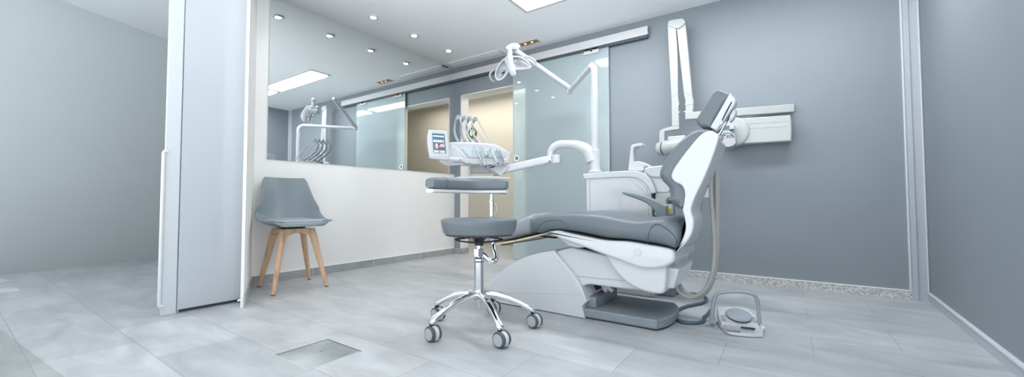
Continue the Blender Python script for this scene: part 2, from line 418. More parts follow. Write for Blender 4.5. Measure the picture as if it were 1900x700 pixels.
for s in (1,):
    bm = lathe([(.030, 0), (.036, .006), (.034, .012), (.026, .012), (.024, .004), (.024, 0)], (1.025, -.034, 1.208), (0, -1, 0), 28, ring=True)
    lathe([(0, .001), (.024, .001), (.024, .003), (0, .003)], (1.025, -.034, 1.208), (0, -1, 0), 28, bm) if 0 else None
    rh = part('ring_handle', bm, 'chrome', t)
    part('finger_recess', lathe([(0, .001), (.024, .001), (.024, .003), (0, .003)], (1.025, -.034, 1.208), (0, -1, 0), 28), 'grey_plastic', rh)

# ------------------------------------------------------------------ ceiling fittings
for i, (y, l) in enumerate(((-.5415, 'lit round downlight on the ceiling, closest to the air vent'), (-1.0895, 'lit round downlight on the ceiling, second from the air vent'),
          (-1.6219, 'lit round downlight on the ceiling, third from the air vent'), (-2.1657, 'lit round downlight seen only as the topmost one in the mirror'))):
    t = empty('downlight', (.3804, y, H-.012), l, 'ceiling light', 'round downlights along the mirror wall')
    part('bezel', lathe([(.030, 0), (.046, 0), (.048, .006), (.046, .0115), (.030, .0115)], (.3804, y, H-.012), (0, 0, 1), 28, ring=True), 'white2', t)
    part('lens', lathe([(0, .003), (.031, .003), (.031, .010), (0, .010)], (.3804, y, H-.012), (0, 0, 1), 24), 'spot_on', t)
def panel(x0, x1, label):
    y0, y1 = -1.105, -.850
    t = empty('ceiling_panel_light', ((x0+x1)/2, (y0+y1)/2, H-.012), label, 'ceiling light', 'long flat panel lights on the ceiling')
    bm = bmesh.new()
    for a, b in (((x0-.03, y0-.03), (x1+.03, y0)), ((x0-.03, y1), (x1+.03, y1+.03)), ((x0-.03, y0), (x0, y1)), ((x1, y0), (x1+.03, y1))): box(bm, (a[0], a[1], H-.008), (b[0], b[1], H-.0005))
    part('frame', bm, 'alu', t)
    part('diffuser', B((x0, y0, H-.006), (x1, y1, H-.001)), 'lamp_on', t)
panel(1.665, 2.985, 'bright rectangular ceiling panel light cut by the top of the picture'); panel(3.13, 4.30, 'second ceiling panel light, seen only in the mirror corner')
t = empty('air_vent', (.47, -.14, H-.01), 'slim white linear air vent in the ceiling next to the mirror corner', 'vent')
bm = bmesh.new(); x0, x1, y0, y1 = .05, .90, -.215, -.085
for a, b in (((x0, y0), (x1, y0+.012)), ((x0, y1-.012), (x1, y1)), ((x0, y0), (x0+.012, y1)), ((x1-.012, y0), (x1, y1))): box(bm, (a[0], a[1], H-.012), (b[0], b[1], H-.0005), .002)
part('frame', bm, 'grout_white', t)
part('louvre', B((x0+.02, y0+.024, H-.016), (x1-.02, y1-.024, H-.008), .003), 'grout_white', t)
part('backing', B((x0+.012, y0+.012, H-.005), (x1-.012, y1-.012, H-.001)), 'grey_wall', t)
def twin(x0, x1, y0, y1, z, label):
    t = empty('recessed_lamp', ((x0+x1)/2, (y0+y1)/2, z-.01), label, 'ceiling light', 'small recessed lamps with orange bulbs')
    bm = bmesh.new()
    for a, b in (((x0-.012, y0-.012), (x1+.012, y0)), ((x0-.012, y1), (x1+.012, y1+.012)), ((x0-.012, y0), (x0, y1)), ((x1, y0), (x1+.012, y1))): box(bm, (a[0], a[1], z-.008), (b[0], b[1], z-.0005), .001)
    part('frame', bm, 'alu', t)
    part('recess', B((x0, y0, z-.004), (x1, y1, z-.001)), 'fixture', t)
    for fx in (.38, .72):
        part('bulb', lathe([(0, -.006), (.012, -.004), (.015, 0), (.015, .002), (0, .003)], (x0+(x1-x0)*fx, (y0+y1)/2, z-.006), (0, 0, 1), 16), 'glow_orange', t)
twin(1.13, 1.395, -.225, -.135, H, 'small recessed ceiling lamp with orange glow above the sliding door rail')
twin(1.50, 1.72, .98, 1.06, 2.42, 'small orange lit lamp in the corridor ceiling, seen in the mirror')
t = empty('round_sign', (-.66, CY-.012, 1.76), 'round pale yellow sign with dark green rim on the beige corridor wall', 'sign')
c = on_y(877, 246.5, CY-.010)
part('sign_face', lathe([(0, 0), (.062, 0), (.062, .006), (0, .006)], c, (0, -1, 0), 32), 'sign_yellow', t)
part('sign_rim', lathe([(.060, 0), (.086, 0), (.086, .012), (.060, .012)], c, (0, -1, 0), 32, ring=True), 'green', t, 'dark green rim')
part('sign_mark', B(c+V((-.005, -.012, -.06)), c+V((.03, -.005, -.028)), .003), 'green', t)

# ------------------------------------------------------------------ frosted swing door at the left
G1, G2 = on_z(449, 560, 0), on_z(328.5, 582, 0)
gd = (G2-G1).normalized(); gn = V((gd.y, -gd.x, 0)); gn = gn if gn.dot(CAM-G1) > 0 else -gn
def gs(a, b, off, th, z0, z1, bev=0): return prism([(V((q.x, q.y, z0)), 1) for q in (a+gn*off, b+gn*off, b+gn*(off+th), a+gn*(off+th))], (0, 0, z1-z0), bev)
t = empty('door_2', tuple((G1+G2)/2), None, None, kind='structure')
part('glass_panel', gs(G1, G2, -.010, .010, .022, H-.02), 'frost_door', t)
part('gap_shade', gs(G1+gd*.004, G2-gd*.012, -.016, .012, .004, .020), 'plate_edge', t, 'dark strip standing for the shade in the gap below the glass')  # shade of the open gap under the door, built as a dark strip
bm = bmesh.new(); tube([G1+gd*.035+gn*.012+V((0,0,.012)), G1+gd*.008+gn*.014+V((0,0,.016))], [.008, .014], 12, bm=bm); box(bm, tuple(G1+gd*.004+gn*.008+V((-.008,-.008,.004))), tuple(G1+gd*.004+gn*.008+V((.008,.008,.03))), .002)
part('floor_hinge', bm, 'chrome', t)
P1, P2 = G2+gd*.002, G2+gd*.078
t = empty('door_frame_post', tuple((P1+P2)/2), 'pale upright frame profile with long pull bar at the free side of the frosted door', 'door frame')
part('post', gs(P1+gd*.004, P2, -.03, .028, 0, H-.002, .003), 'post', t)
part('edge_line', gs(P1, P1+gd*.004, -.03, .020, 0, H-.002), 'plate_edge', t)
hz0, hz1 = .06, 1.00
hp = P2+gd*.012
bm = tube([hp-gd*.02+V((0,0,hz1+.005)), hp-gd*.004+V((0,0,hz1+.006)), hp+V((0,0,hz1-.006)), hp+V((0,0,hz1-.03)), hp+V((0,0,.5)), hp+V((0,0,hz0+.03)), hp+V((0,0,hz0+.006)), hp-gd*.004+V((0,0,hz0-.002)), hp-gd*.02+V((0,0,hz0))], .010, 12)
part('pull_bar', bm, 'white2', t, 'white rounded pull bar')

# ------------------------------------------------------------------ floor cover
dx0, dx1, dy0, dy1 = 1.722, 1.990, -3.137, -2.884
t = empty('floor_access_cover', ((dx0+dx1)/2, (dy0+dy1)/2, 0), 'square worn steel access cover set into the tiled floor', 'floor cover')
part('cover_plate', B((dx0, dy0, .0002), (dx1, dy1, .0018)), 'drain', t)
bm = bmesh.new(); box(bm, (dx0-.004, dy1, .0002), (dx1+.004, dy1+.004, .0024)); box(bm, (dx0-.004, dy0, .0002), (dx0, dy1, .0024))
part('dark_gap', bm, 'plate_edge', t)
bm = bmesh.new(); box(bm, (dx1, dy0-.003, .0002), (dx1+.003, dy1, .0024)); box(bm, (dx0-.003, dy0-.003, .0002), (dx1, dy0, .0024)); part('rim', bm, 'alu', t)
part('lift_hole', lathe([(0, 0), (.004, 0), (.004, .0022), (0, .0024)], ((dx0+dx1)/2-.01, (dy0+dy1)/2+.02, .0002), (0, 0, 1), 12), 'black', t)
# ------------------------------------------------------------------ shell chair
def shell_chair():
    o = V((.335, -2.345, 0)); fx = V((.984, -.178, 0)).normalized(); fy = V((-fx.y, fx.x, 0)); Z = V((0, 0, 1))
    def L(x, y, z): return o+fx*x+fy*y+Z*z
    t = empty('side_chair', tuple(o), 'blue-grey moulded shell chair with pale wooden legs in the corner under the mirror', 'chair')
    S = [(.268, .502, .15, .0, -.03), (.262, .524, .20, .004, -.045), (.205, .520, .250, .016, -.02), (.10, .496, .266, .044, 0), (-.02, .480, .268, .070, .0), (-.11, .486, .262, .105, .01), (-.170, .530, .256, .092, .045), (-.205, .60, .243, .06, .085), (-.226, .68, .222, .03, .08), (-.243, .76, .204, .015, .065), (-.256, .83, .190, .004, .045), (-.264, .875, .180, .0, .03), (-.267, .900, .160, .004, .02)]
    nW = 12
    def surf(S, off=0, sc=1):
        bm = bmesh.new(); g = []
        C = catmull([V((s[0], s[1], 0)) for s in S], 3); W = catmull([V((s[2], s[3], s[4])) for s in S], 3)
        for c, w in zip(C, W):
            row = []
            for j in range(nW+1):
                u = j/nW*2-1; k = abs(u)**2.4
                row.append(bm.verts.new(L(c.x+w.z*k+off, u*w.x*sc, c.y+w.y*k)))
            g.append(row)
        for a, b in zip(g, g[1:]):
            for j in range(nW): bm.faces.new((a[j], a[j+1], b[j+1], b[j]))
        return bm
    sh = part('seat_shell', surf(S), 'shell', t, ang=80)
    md = sh.modifiers.new('thickness', 'SOLIDIFY'); md.thickness = .013; md.offset = 1
    md = sh.modifiers.new('round', 'SUBSURF'); md.levels = md.render_levels = 1
    # seat pad
    secs = []
    for x, z, hw in ((.238, .530, .15), (.222, .534, .195), (.15, .533, .218), (.05, .524, .224), (-.04, .518, .222), (-.11, .524, .205), (-.15, .545, .165)):
        top = []; bot = []
        for j in range(9):
            u = j/8*2-1; k = abs(u)**2.4
            top.append(L(x, u*hw, z+.024-.004*k)); bot.append(L(x, u*hw*1.01, z-.014+.018*k))
        secs.append(top+bot[::-1])
    p = part('seat_pad', loft(secs), 'pad', t, 'thin padded leatherette seat pad', ang=80)
    md = p.modifiers.new('round', 'SUBSURF'); md.levels = md.render_levels = 1
    ed = []
    for i_ in range(len(secs)): ed.append(secs[i_][0]+Z*-.001)
    rim = [s_[17] for s_ in secs]+[secs[-1][j_] for j_ in range(17, 8, -1)]+[s_[9] for s_ in secs[::-1]]+[secs[0][j_] for j_ in range(9, 18)]
    rim = [q_ for i_, q_ in enumerate(rim) if i_ == 0 or (q_-rim[i_-1]).length > 1e-4]
    if (rim[0]-rim[-1]).length < 1e-4: rim.pop()
    part('pad_piping', tube([q_+Z*.012 for q_ in rim], .0035, 8, closed=True), 'grey_plastic', p)
    # legs
    for sx, sy, tx in ((1, 1, 1), (1, -1, 1), (-1, 1, 1), (-1, -1, 1)):
        foot = {(1, 1): (.552, -2.161), (1, -1): (.527, -2.593), (-1, 1): (.147, -2.09), (-1, -1): (.103, -2.509)}[(sx, sy)]
        fo = V((foot[0], foot[1], 0)); c = V((.335, -2.345, 0)); fo = fo+(c-fo).normalized()*.012
        top = L(.105*sx, .105*sy, .478)
        d = (fo-top).normalized(); rad = V((fo.x-c.x, fo.y-c.y, 0)).normalized(); tg = V((-rad.y, rad.x, 0))
        secs = []
        for k, (a, b) in ((0, (.020, .026)), (.12, (.021, .028)), (.5, (.018, .022)), (.9, (.013, .016)), (.985, (.012, .015))):
            secs.append(sup(top.lerp(fo, k)*1, tg, rad, a, b, 12, .55))
        lg = part('leg', loft(secs), 'wood', t)
        q = top.lerp(fo, .985); part('foot_glide', loft([sup(q, tg, rad, .011, .014, 12), sup(V((fo.x, fo.y, 0)), tg, rad, .011, .014, 12)]), 'black', lg)
    # crossed wooden rails under the shell
    for sy in (1, -1):
        a, b = L(.115, .115*sy, .445), L(-.115, -.115*sy, .445); w = (b-a).normalized(); sd = V((-w.y, w.x, 0)); secs = []
        for k, h, zz in ((0, .030, 0), (.12, .026, .006), (.3, .019, .013), (.5, .017, .016), (.7, .019, .013), (.88, .026, .006), (1, .030, 0)):
            secs.append(sup(a.lerp(b, k)+Z*(zz+.004), sd, Z, .013, h, 12, .45))
        part('cross_rail', loft(secs), 'wood', t)
    for xa, ya, xb, yb in ((.12, -.11, .12, .11), (-.12, -.11, -.12, .11), (-.11, -.118, .11, -.118)):
        a, b = L(xa, ya, .45), L(xb, yb, .45); w = (b-a).normalized(); sd = V((-w.y, w.x, 0)); secs = []
        for k, h, zz in ((0, .036, -.006), (.15, .028, .004), (.35, .02, .012), (.5, .018, .015), (.65, .02, .012), (.85, .028, .004), (1, .036, -.006)):
            secs.append(sup(a.lerp(b, k)+Z*zz, sd, Z, .011, h, 12, .45))
        part('apron', loft(secs), 'wood', t)
    bm = lathe([(0, 0), (.085, .0), (.09, .01), (.07, .02), (0, .02)], L(0, 0, .475), (0, 0, 1), 24)
    part('mounting_plate', bm, 'black', t)
shell_chair()

# ------------------------------------------------------------------ operator stool
def stool():
    S = V((2.228, -2.293, 0)); Z = V((0, 0, 1))
    t = empty('operator_stool', tuple(S), 'grey upholstered round stool on a chrome five-star base with side-mounted armrest pad', 'stool')
    def P(z, dx=0, dy=0): return S+V((dx, dy, z))
    # seat
    prof = [(0, .520), (.150, .519), (.188, .520), (.197, .526), (.203, .545), (.209, .575), (.211, .590), (.207, .599), (.196, .603), (.15, .605), (0, .606)]
    part('seat', lathe(prof, S, (0, 0, 1), 64), 'uph', t)
    bm = lathe([(.0, .513), (.165, .513), (.185, .516), (.188, .521), (0, .521)], S, (0, 0, 1), 48)
    for k in range(40):
        a = 2*PI*k/40; c = S+V((math.cos(a)*.178, math.sin(a)*.178, .514)); lathe([(0, -.004), (.007, -.002), (.008, .003), (0, .004)], c, (0, 0, 1), 8, bm)
    part('seat_underside', bm, 'uph_edge', t)
    part('seat_hub', lathe([(.075, .513), (.062, .505), (.036, .490), (.026, .474), (.024, .455), (0, .455)], S, (0, 0, 1), 32), 'black', t)
    bm = tube([P(.486+.002*math.cos(a*3), math.cos(a)*.133, math.sin(a)*.133) for a in [2*PI*k/48 for k in range(48)]], .0045, 8, closed=True)
    for k in range(4):
        a = 2*PI*k/4+.55; tube([P(.510, math.cos(a)*.05, math.sin(a)*.05), P(.500, math.cos(a)*.09, math.sin(a)*.09), P(.486, math.cos(a)*.133, math.sin(a)*.133)], .004, 8, bm=bm)
    part('lever_ring', bm, 'black', t, 'black ring lever under the seat')
    # column
    part('piston', lathe([(.0165, .40), (.0165, .462), (0, .462)], S, (0, 0, 1), 24), 'steel', t)
    bm = lathe([(0, .395), (.029, .395), (.029, .435), (.027, .437), (0, .437)], S, (0, 0, 1), 6)
    part('clamp_nut', bm, 'chrome', t)
    bm = lathe([(0, .362), (.026, .362), (.0275, .365), (.026, .369), (.0275, .372), (.0275, .376), (.026, .380), (.0275, .385), (.024, .390), (.018, .395), (0, .395)], S, (0, 0, 1), 32)
    part('collar', bm, 'chrome', t)
    bm = lathe([(.0272, .3645), (.0285, .3665), (.0272, .3685)], S, (0, 0, 1), 32); lathe([(.0272, .3835), (.0285, .3855), (.0272, .3875)], S, (0, 0, 1), 32, bm)
    part('collar_seals', bm, 'black', t)
    part('column', lathe([(0, .19), (.030, .19), (.0265, .20), (.0255, .22), (.0255, .362), (0, .362)], S, (0, 0, 1), 32), 'steel', t)
    # star base
    bm = lathe([(0, .158), (.022, .158), (.034, .165), (.040, .178), (.038, .196), (.030, .204), (0, .206)], S, (0, 0, 1), 32)
    part('base_hub', bm, 'chrome', t)
    bm = lathe([(0, .118), (.024, .118), (.024, .16), (0, .16)], S, (0, 0, 1), 24)
    for k in range(10):
        a = 2*PI*k/10; tube([P(.119, math.cos(a)*.023, math.sin(a)*.023), P(.150, math.cos(a)*.023, math.sin(a)*.023)], .005, 8, bm=bm)
    part('spindle_nut', bm, 'steel', t)
    for ad in (-32, 40, 112, 184, 256):
        a = math.radians(ad); d = V((math.cos(a), math.sin(a), 0)); s = V((-d.y, d.x, 0)); secs = []
        for r, z, w, h in ((.012, .186, .030, .021), (.05, .188, .026, .020), (.10, .180, .0215, .019), (.16, .163, .0195, .017), (.22, .138, .018, .016), (.265, .114, .0175, .016), (.288, .101, .019, .018), (.304, .092, .0185, .014), (.312, .088, .010, .008)):
            secs.append(sup(S+d*r+Z*z, s, Z, w, h, 16, .7))
        lg = part('leg', loft(secs), 'chrome', t, ang=60)
        # caster as sub-parts of its leg
        c = S+d*.300; x0 = c.x+.012*math.copysign(1, 1); cc = V((c.x+.010, c.y, 0))
        part('caster_stem', lathe([(0, .070), (.013, .070), (.013, .088), (0, .088)], c, (0, 0, 1), 16), 'black', lg)
        ax = V((-.12, -.99, 0)).normalized()
        bw = bmesh.new()
        for s_ in (1, -1):
            w0 = cc+Z*.0385+ax*(.012*s_)
            lathe([(.0, 0), (.034, 0), (.0375, .003), (.0385, .008), (.0375, .014), (.034, .017), (0, .017)], w0, ax*s_, 32, bw)
            bh = bmesh.new(); lathe([(0, .0165), (.0285, .0165), (.0295, .018), (.0285, .0195), (0, .020)], w0, ax*s_, 32, bh); part('wheel_cap', bh, 'hubcap', lg, 'round grey wheel cap')
        part('caster_wheels', bw, 'tyre', lg)
        bb_ = prism([(cc+Z*.0385-ax*.0105+V((math.cos(q), 0, math.sin(q)))*(.037), 0) for q in [math.radians(g) for g in (-60, -20, 20, 60, 100, 140, 175)]], ax*.021, .002)
        part('caster_hood', bb_, 'hood', lg)
    # armrest pole and pad
    pole = V((2.201, -2.139, 0))
    j = S+V((0, 0, .415)); dj = (pole-S).normalized()
    side = V((.81, .585, 0))
    low = j+side*.062+V((0, 0, -.045))
    bm = tube([j, j+side*.022+V((0,0,-.012)), low, low+side*.020+dj*.03+V((0,0,.004)), pole+side*.012+V((0,0,.43)), pole+V((0,0,.50)), pole+V((0,0,.54))], [.012, .015, .015, .014, .0125, .0120, .0120], 16, smooth=6)
    part('bent_bracket', bm, 'chrome', t, 'bent chrome bracket')
    part('armrest_pole', lathe([(.013, .52), (.013, .69), (.015, .69), (.0155, .700), (.011, .704), (.0105, .748), (0, .748)], pole, (0, 0, 1), 24), 'chrome', t)
    bm = tube([pole+side*.014+V((0,0,.69)), pole+side*.026+V((0,0,.675)), pole+side*.030+V((0,0,.655)), pole+side*.024+V((0,0,.63)), pole+side*.012+V((0,0,.615))], .003, 8, smooth=4)
    part('pole_loop', bm, 'hood', t)
    E1, Mi, E2 = at(797, 341, 2.10), at(872, 343.2, 2.345), at(941, 345.5, 2.33)
    for q in (E1, Mi, E2): q.z = .790
    C = catmull([E1, E1.lerp(Mi, .5)+V((-.012, .0, 0)), Mi, Mi.lerp(E2, .5)+V((-.008, .02, 0)), E2], 8)
    secs = []; secs2 = []; n = len(C)
    for i, q in enumerate(C):
        T = (C[min(i+1, n-1)]-C[max(i-1, 0)]).normalized(); N = V((-T.y, T.x, 0)); e = min(i, n-1-i)
        k = (.72, .9, .97, 1)[min(e, 3)]
        secs.append(sup(q+Z*.004, N, Z, .042*k, .033*k, 20, .62)); secs2.append(sup(q-Z*.036, N, Z, .037*k, .010, 20, .5))
    pd = part('armrest_pad', loft(secs), 'uph', t, 'curved grey upholstered pad', ang=60)
    part('pad_tray', loft(secs2), 'white2', t, 'off-white tray under the pad')
    i = 5; T = (C[i+1]-C[i-1]).normalized(); N = V((-T.y, T.x, 0)); ring = sup(C[i]+Z*.004, N, Z, .0425, .0335, 24, .62)
    part('pad_seam', tube(ring, .0012, 6, closed=True), 'uph_edge', pd)
    u = (E2-Mi).normalized(); w = V((-u.y, u.x, 0)); cpos = pole+Z*.752
    rot = Matrix((u, w, Z)).transposed()
    part('clamp_block', B(cpos-V((.045, .022, .010)), cpos+V((.045, .022, .010)), .004, rot), 'white2', t)
    part('clamp_lever', tube([cpos+u*.04+V((0,0,-.006)), cpos+u*.085+V((0,0,-.008))], .003, 8), 'black', t)
stool()
# ------------------------------------------------------------------ dental treatment chair (axis along the door wall)
NY = -1.79      # near side of its base
def dental_chair():
    t = empty('dental_chair', (2.75, -1.56, 0), 'white and slate-grey dental treatment chair with upright backrest in the middle of the room', 'dental chair')
    Z = V((0, 0, 1))
    # base
    px = [(1084.6, 592, 1), (1080, 569, 1), (1089, 560.5, 1), (1079, 535), (1065, 512), (1044, 486), (1027, 465, 1), (1018.5, 466), (993, 471), (967, 479.6), (941, 495), (921, 512), (903, 532), (891, 549), (888, 555, 1), (1000, 576, 1)]
    O = [(on_y(q[0], q[1], NY), len(q) > 2) for q in px]
    O = [(V((p.x, p.y, max(p.z, .002))), c) for p, c in O]
    b = part('base_cover', prism(O, (0, .46, 0), .010, n=6), 'white', t)
    ln = [on_y(x_, y_, NY-.0006) for x_, y_ in ((915, 540), (940, 542.6), (1000, 544.6), (1062, 545.6), (1082, 548))]
    part('base_seam', tube(ln, .0018, 6, smooth=4), 'white2', b)
    ln = [on_y(x_, y_, NY-.0006) for x_, y_ in ((1021, 467), (1038, 488), (1058, 515), (1070, 537), (1078, 560), (1080, 585))]
    part('rim_seam', tube(ln, .0016, 6, smooth=4), 'white2', b)
    # foot plate
    fp = [(2.60, -1.780, 1), (3.035, -1.778, 1), (3.068, -1.70), (3.085, -1.60), (3.083, -1.50), (3.068, -1.40), (3.030, -1.315, 1), (2.42, -1.315, 1), (2.42, -1.76, 1)]
    part('foot_plate', xyprism(fp, .008, .052, .010), 'foot', t, 'grey rubber-covered floor plate')
    fp2 = [(2.60, -1.770, 1), (3.028, -1.768, 1), (3.06, -1.70), (3.075, -1.60), (3.073, -1.50), (3.06, -1.40), (3.02, -1.325, 1), (2.42, -1.325, 1), (2.42, -1.77, 1)]
    part('plate_gap', xyprism(fp2, .001, .008), 'plate_edge', t)
    part('plate_step', B((2.45, -1.74, .058), (2.68, -1.36, .125), .014), 'foot', t)
    part('pivot_box', B((2.50, -1.62, .10), (2.63, -1.42, .21), .012), 'black', t)
    # lifting arm between base and seat
    px = [(1022, 471, 1), (1031, 467), (1060, 459, 1), (1125, 474), (1260, 500, 1), (1250, 536, 1), (1185, 539), (1116, 531.5), (1093, 528.5), (1081, 532), (1070, 537, 1), (1040, 500, 1)]
    a = part('lift_arm', yprism(px, -1.755, .40, .012), 'white', t)
    part('arm_top_cover', yprism([(1028, 466.5, 1), (1060, 457.5, 1), (1124, 472.5, 1), (1122, 476, 1), (1062, 463, 1), (1034, 470, 1)], -1.75, .38, .002), 'foot', t)
    part('arm_seam', tube([on_y(x_, y_, -1.7562) for x_, y_ in ((1064, 511), (1100, 516), (1157, 521))], .0014, 6, smooth=4), 'grey_plastic', a)
    part('cable_bracket', yprism([(1115, 531, 1), (1131, 532, 1), (1137, 540), (1134, 543.5, 1), (1127, 538), (1124, 544, 1), (1119, 540)], -1.60, .05, .003), 'white2', t)
    part('bracket_boot', tube([on_y(1130, 534, -1.58), on_y(1139, 539, -1.56)], [.010, .013], 12), 'black', t)
    # lower seat housing
    px = [(1119, 470, 1), (1128, 483), (1139, 501), (1157, 521), (1178, 535), (1198, 542.5), (1215, 546), (1227, 546), (1233, 541), (1236, 520), (1237, 492, 1), (1237, 480, 1), (1122, 462, 1)]
    h = part('seat_housing', yprism(px, -1.815, .50, .016), 'white', t)
    part('housing_cap', lathe([(0, 0), (.010, 0), (.012, .002), (.012, .004), (0, .004)], on_y(1211.5, 536, -1.816)+V((0, .0035, 0)), (0, -1, 0), 24), 'white2', h)
    eb = on_x(1243, 500, 3.10)
    px = [(1237, 470, 1), (1262, 455, 1), (1265, 476, 1), (1259, 484), (1257, 491, 1), (1256, 518, 1), (1238, 528, 1)]
    part('rear_cover', yprism(px, -1.62, .30, .008), 'white2', t)
    # seat side frame
    px = [(1014, 431.6), (1033, 427.8), (1050, 431.6), (1079.5, 438), (1121.6, 446), (1163.7, 448.4), (1201.6, 454.7), (1232, 460), (1248, 465), (1252, 475), (1250, 486), (1240, 493), (1226, 498), (1206, 499.6), (1185, 497), (1155, 486), (1121.6, 474), (1090, 462), (1065, 453), (1037, 443), (1020.5, 436)]
    s = part('seat_frame', yprism(px, -1.845, .57, .016), 'white', t)
    part('round_cap', lathe([(0, 0), (.019, 0), (.0205, .002), (.019, .004), (0, .004)], on_y(1182.6, 468.3, -1.846)+V((0, .0035, 0)), (0, -1, 0), 32), 'white2', s)
    part('cap_ring', lathe([(.0195, 0), (.0215, 0), (.0215, .0046), (.0195, .0046)], on_y(1182.6, 468.3, -1.846)+V((0, .0035, 0)), (0, -1, 0), 32, ring=True), 'hood', s)
    part('knee_fairing', yprism([(1036, 441, 1), (1052, 455), (1066, 459.5), (1080, 460), (1096, 455, 1), (1060, 440, 1)], -1.80, .48, .010), 'white2', t)
    # seat cushion : rounded block following the long wavy profile
    def cushion(name, top, bot, y0, y1, rr, n=22, m='uph', crown=.012, ee=.5, lab=None):
        T = catmull([V((q.x, 0, q.z)) for q in [on_y(a_, b_, y0+.10) for a_, b_ in top]], 5); Bt = catmull([V((q.x, 0, q.z)) for q in [on_y(a_, b_, y0) for a_, b_ in bot]], 5)
        secs = []; yc = (y0+y1)/2; hw = (y1-y0)/2
        N = 40
        def samp(C, k):
            L = [0]
            for i in range(1, len(C)): L.append(L[-1]+(C[i]-C[i-1]).length)
            s_ = k*L[-1]
            for i in range(1, len(C)):
                if L[i] >= s_-1e-9: return C[i-1].lerp(C[i], (s_-L[i-1])/max(1e-9, L[i]-L[i-1]))
            return C[-1]
        for i in range(N+1):
            k = i/N; a_ = samp(T, k); b_ = samp(Bt, k); d = a_-b_; c = (a_+b_)/2
            e = min(k, 1-k); f = 1 if e > .05 else .55+.45*math.sin(e/.05*PI/2)
            g = 1 if e > .03 else .80+.20*(e/.03)
            secs.append(sup(V((c.x, yc, c.z)), V((0, 1, 0)), d/2, hw*g, f, n, ee))
        return loft(secs)
    top = [(996, 400), (1016, 395.5), (1037, 394), (1065, 393), (1092, 392.6), (1126, 395), (1163.7, 402.5), (1189, 406), (1218, 403), (1238, 402), (1256, 408), (1268, 423), (1268, 440)]
    bot = [(984, 438), (1003, 435), (1022, 431), (1040, 430.5), (1060, 433), (1085, 438), (1121.6, 446), (1160, 448.6), (1200, 455), (1226, 460), (1242, 464), (1252, 466), (1258, 456)]
    c = part('seat_cushion', cushion('seat', top, bot, -1.852, -1.262, .06, 28), 'uph', t, ang=75)
    # seams on the near side of the cushion
    for L_ in ([(1201.5, 454), (1203, 436), (1209, 422), (1217, 416.5), (1226, 418), (1240, 427), (1251, 438), (1256, 450), (1254, 461)], [(993, 434), (1000, 420), (1012, 412), (1028, 408.5), (1040, 410), (1046, 415)]):
        pts = []
        for a_, b_ in L_: pts.append(on_y(a_, b_, -1.8515))
        part('side_seam', tube(pts, .0016, 6, smooth=5), 'uph_edge', c)
    # leg rest
    top = [(898, 436), (915, 431), (935, 424), (955, 415), (975, 406), (992, 399), (1003, 398.5)]
    bot = [(900, 452), (917, 451), (935, 447), (953, 443.5), (970, 440), (987, 436.5), (1002, 434)]
    lr = part('leg_cushion', cushion('leg', top, bot, -1.815, -1.285, .05, 24), 'uph', t, ang=75)
    top = [(894, 435), (915, 429.5), (935, 422.2), (955, 413), (975, 404), (990, 397), (1000, 394.5)]
    bot = [(896, 455), (917, 454), (935, 449), (953, 445), (964, 441.5), (975, 439), (984, 437.4)]
    part('plastic_cover', cushion('film', top, bot, -1.825, -1.275, .05, 24, crown=0), 'film', t, 'clear plastic protector over the foot end', ang=75)
    part('leg_rest_strip', yprism([(917, 452.6, 1), (953, 446, 1), (987, 438.2, 1), (1015, 431.5, 1), (1016, 434.5, 1), (988, 441.3, 1), (954, 449.6, 1), (918, 455.6, 1)], -1.80, .50, .001), 'tan', t, 'brass-coloured metal strip')
    part('leg_rest_frame', yprism([(925, 453.5, 1), (945, 448.8, 1), (962, 446, 1), (950, 452), (932, 455.5)], -1.79, .48, .001), 'black', t)
    part('support_strut', tube([on_y(995, 437.5, -1.70), on_y(1026, 441, -1.68), on_y(1050, 440, -1.6)], .006, 8), 'black', t)
    # backrest cushion and shell
    px = [(1318, 240, 1), (1306, 238), (1284, 242), (1260, 260), (1240, 284), (1226, 306), (1221, 322), (1226, 335), (1238, 348), (1240.5, 360), (1241, 373), (1251, 383), (1263, 388, 1), (1275, 384, 1), (1275, 340, 1), (1300, 270, 1)]
    part('back_cushion', yprism(px, -1.80, .50, .045, n=7, seg=5), 'uph', t, ang=60)
    px = [(1334, 254), (1328, 246.5), (1316, 242.5), (1299, 251), (1276, 277), (1256, 304), (1247, 319), (1245.5, 329), (1252, 338), (1265, 345), (1270, 358), (1268.5, 376), (1266, 390), (1270, 406), (1271.5, 424), (1266, 443), (1253.6, 468, 1), (1259, 464), (1272, 452), (1284, 433), (1287.5, 410), (1284, 397), (1283, 386), (1290, 366), (1307, 330), (1323, 290)]
    bs = part('back_shell', yprism(px, -1.825, .10, .009, n=6, seg=3), 'white', t, ang=60)
    px = [(1331, 256), (1318, 249, 1), (1300, 262), (1268, 310), (1262, 330, 1), (1276, 345), (1277, 376), (1274, 392), (1278, 406), (1278, 424), (1270, 448), (1256, 462, 1), (1264, 458), (1278, 437), (1282.5, 410), (1279, 388), (1287, 364), (1303, 326), (1321, 288)]
    part('back_core', yprism(px, -1.78, .34, .006, n=5), 'white', t, ang=60)
    # headrest
    px = [(1321, 172), (1326, 167), (1332, 165.5), (1343, 168.5), (1355, 174.5, 1), (1337, 204), (1318, 237, 1), (1308, 237), (1300, 235.5), (1293, 228.5), (1292, 219.5), (1300, 205), (1314, 183)]
    hc = part('headrest_cushion', yprism(px, -1.695, .29, .024, n=6, seg=4), 'uph', t, ang=60)
    px = [(1353, 174), (1358, 175.5), (1363.5, 182), (1365, 190), (1356, 205), (1340, 229), (1328, 243, 1), (1317, 236, 1), (1336, 203)]
    hs = part('headrest_shell', yprism(px, -1.705, .09, .010, n=5), 'white', t, ang=60)
    part('slot', yprism([(1355, 191.5), (1357, 192.5), (1341, 223), (1339, 222.5)], -1.707, .01, 0), 'black', hs, 'black slot')
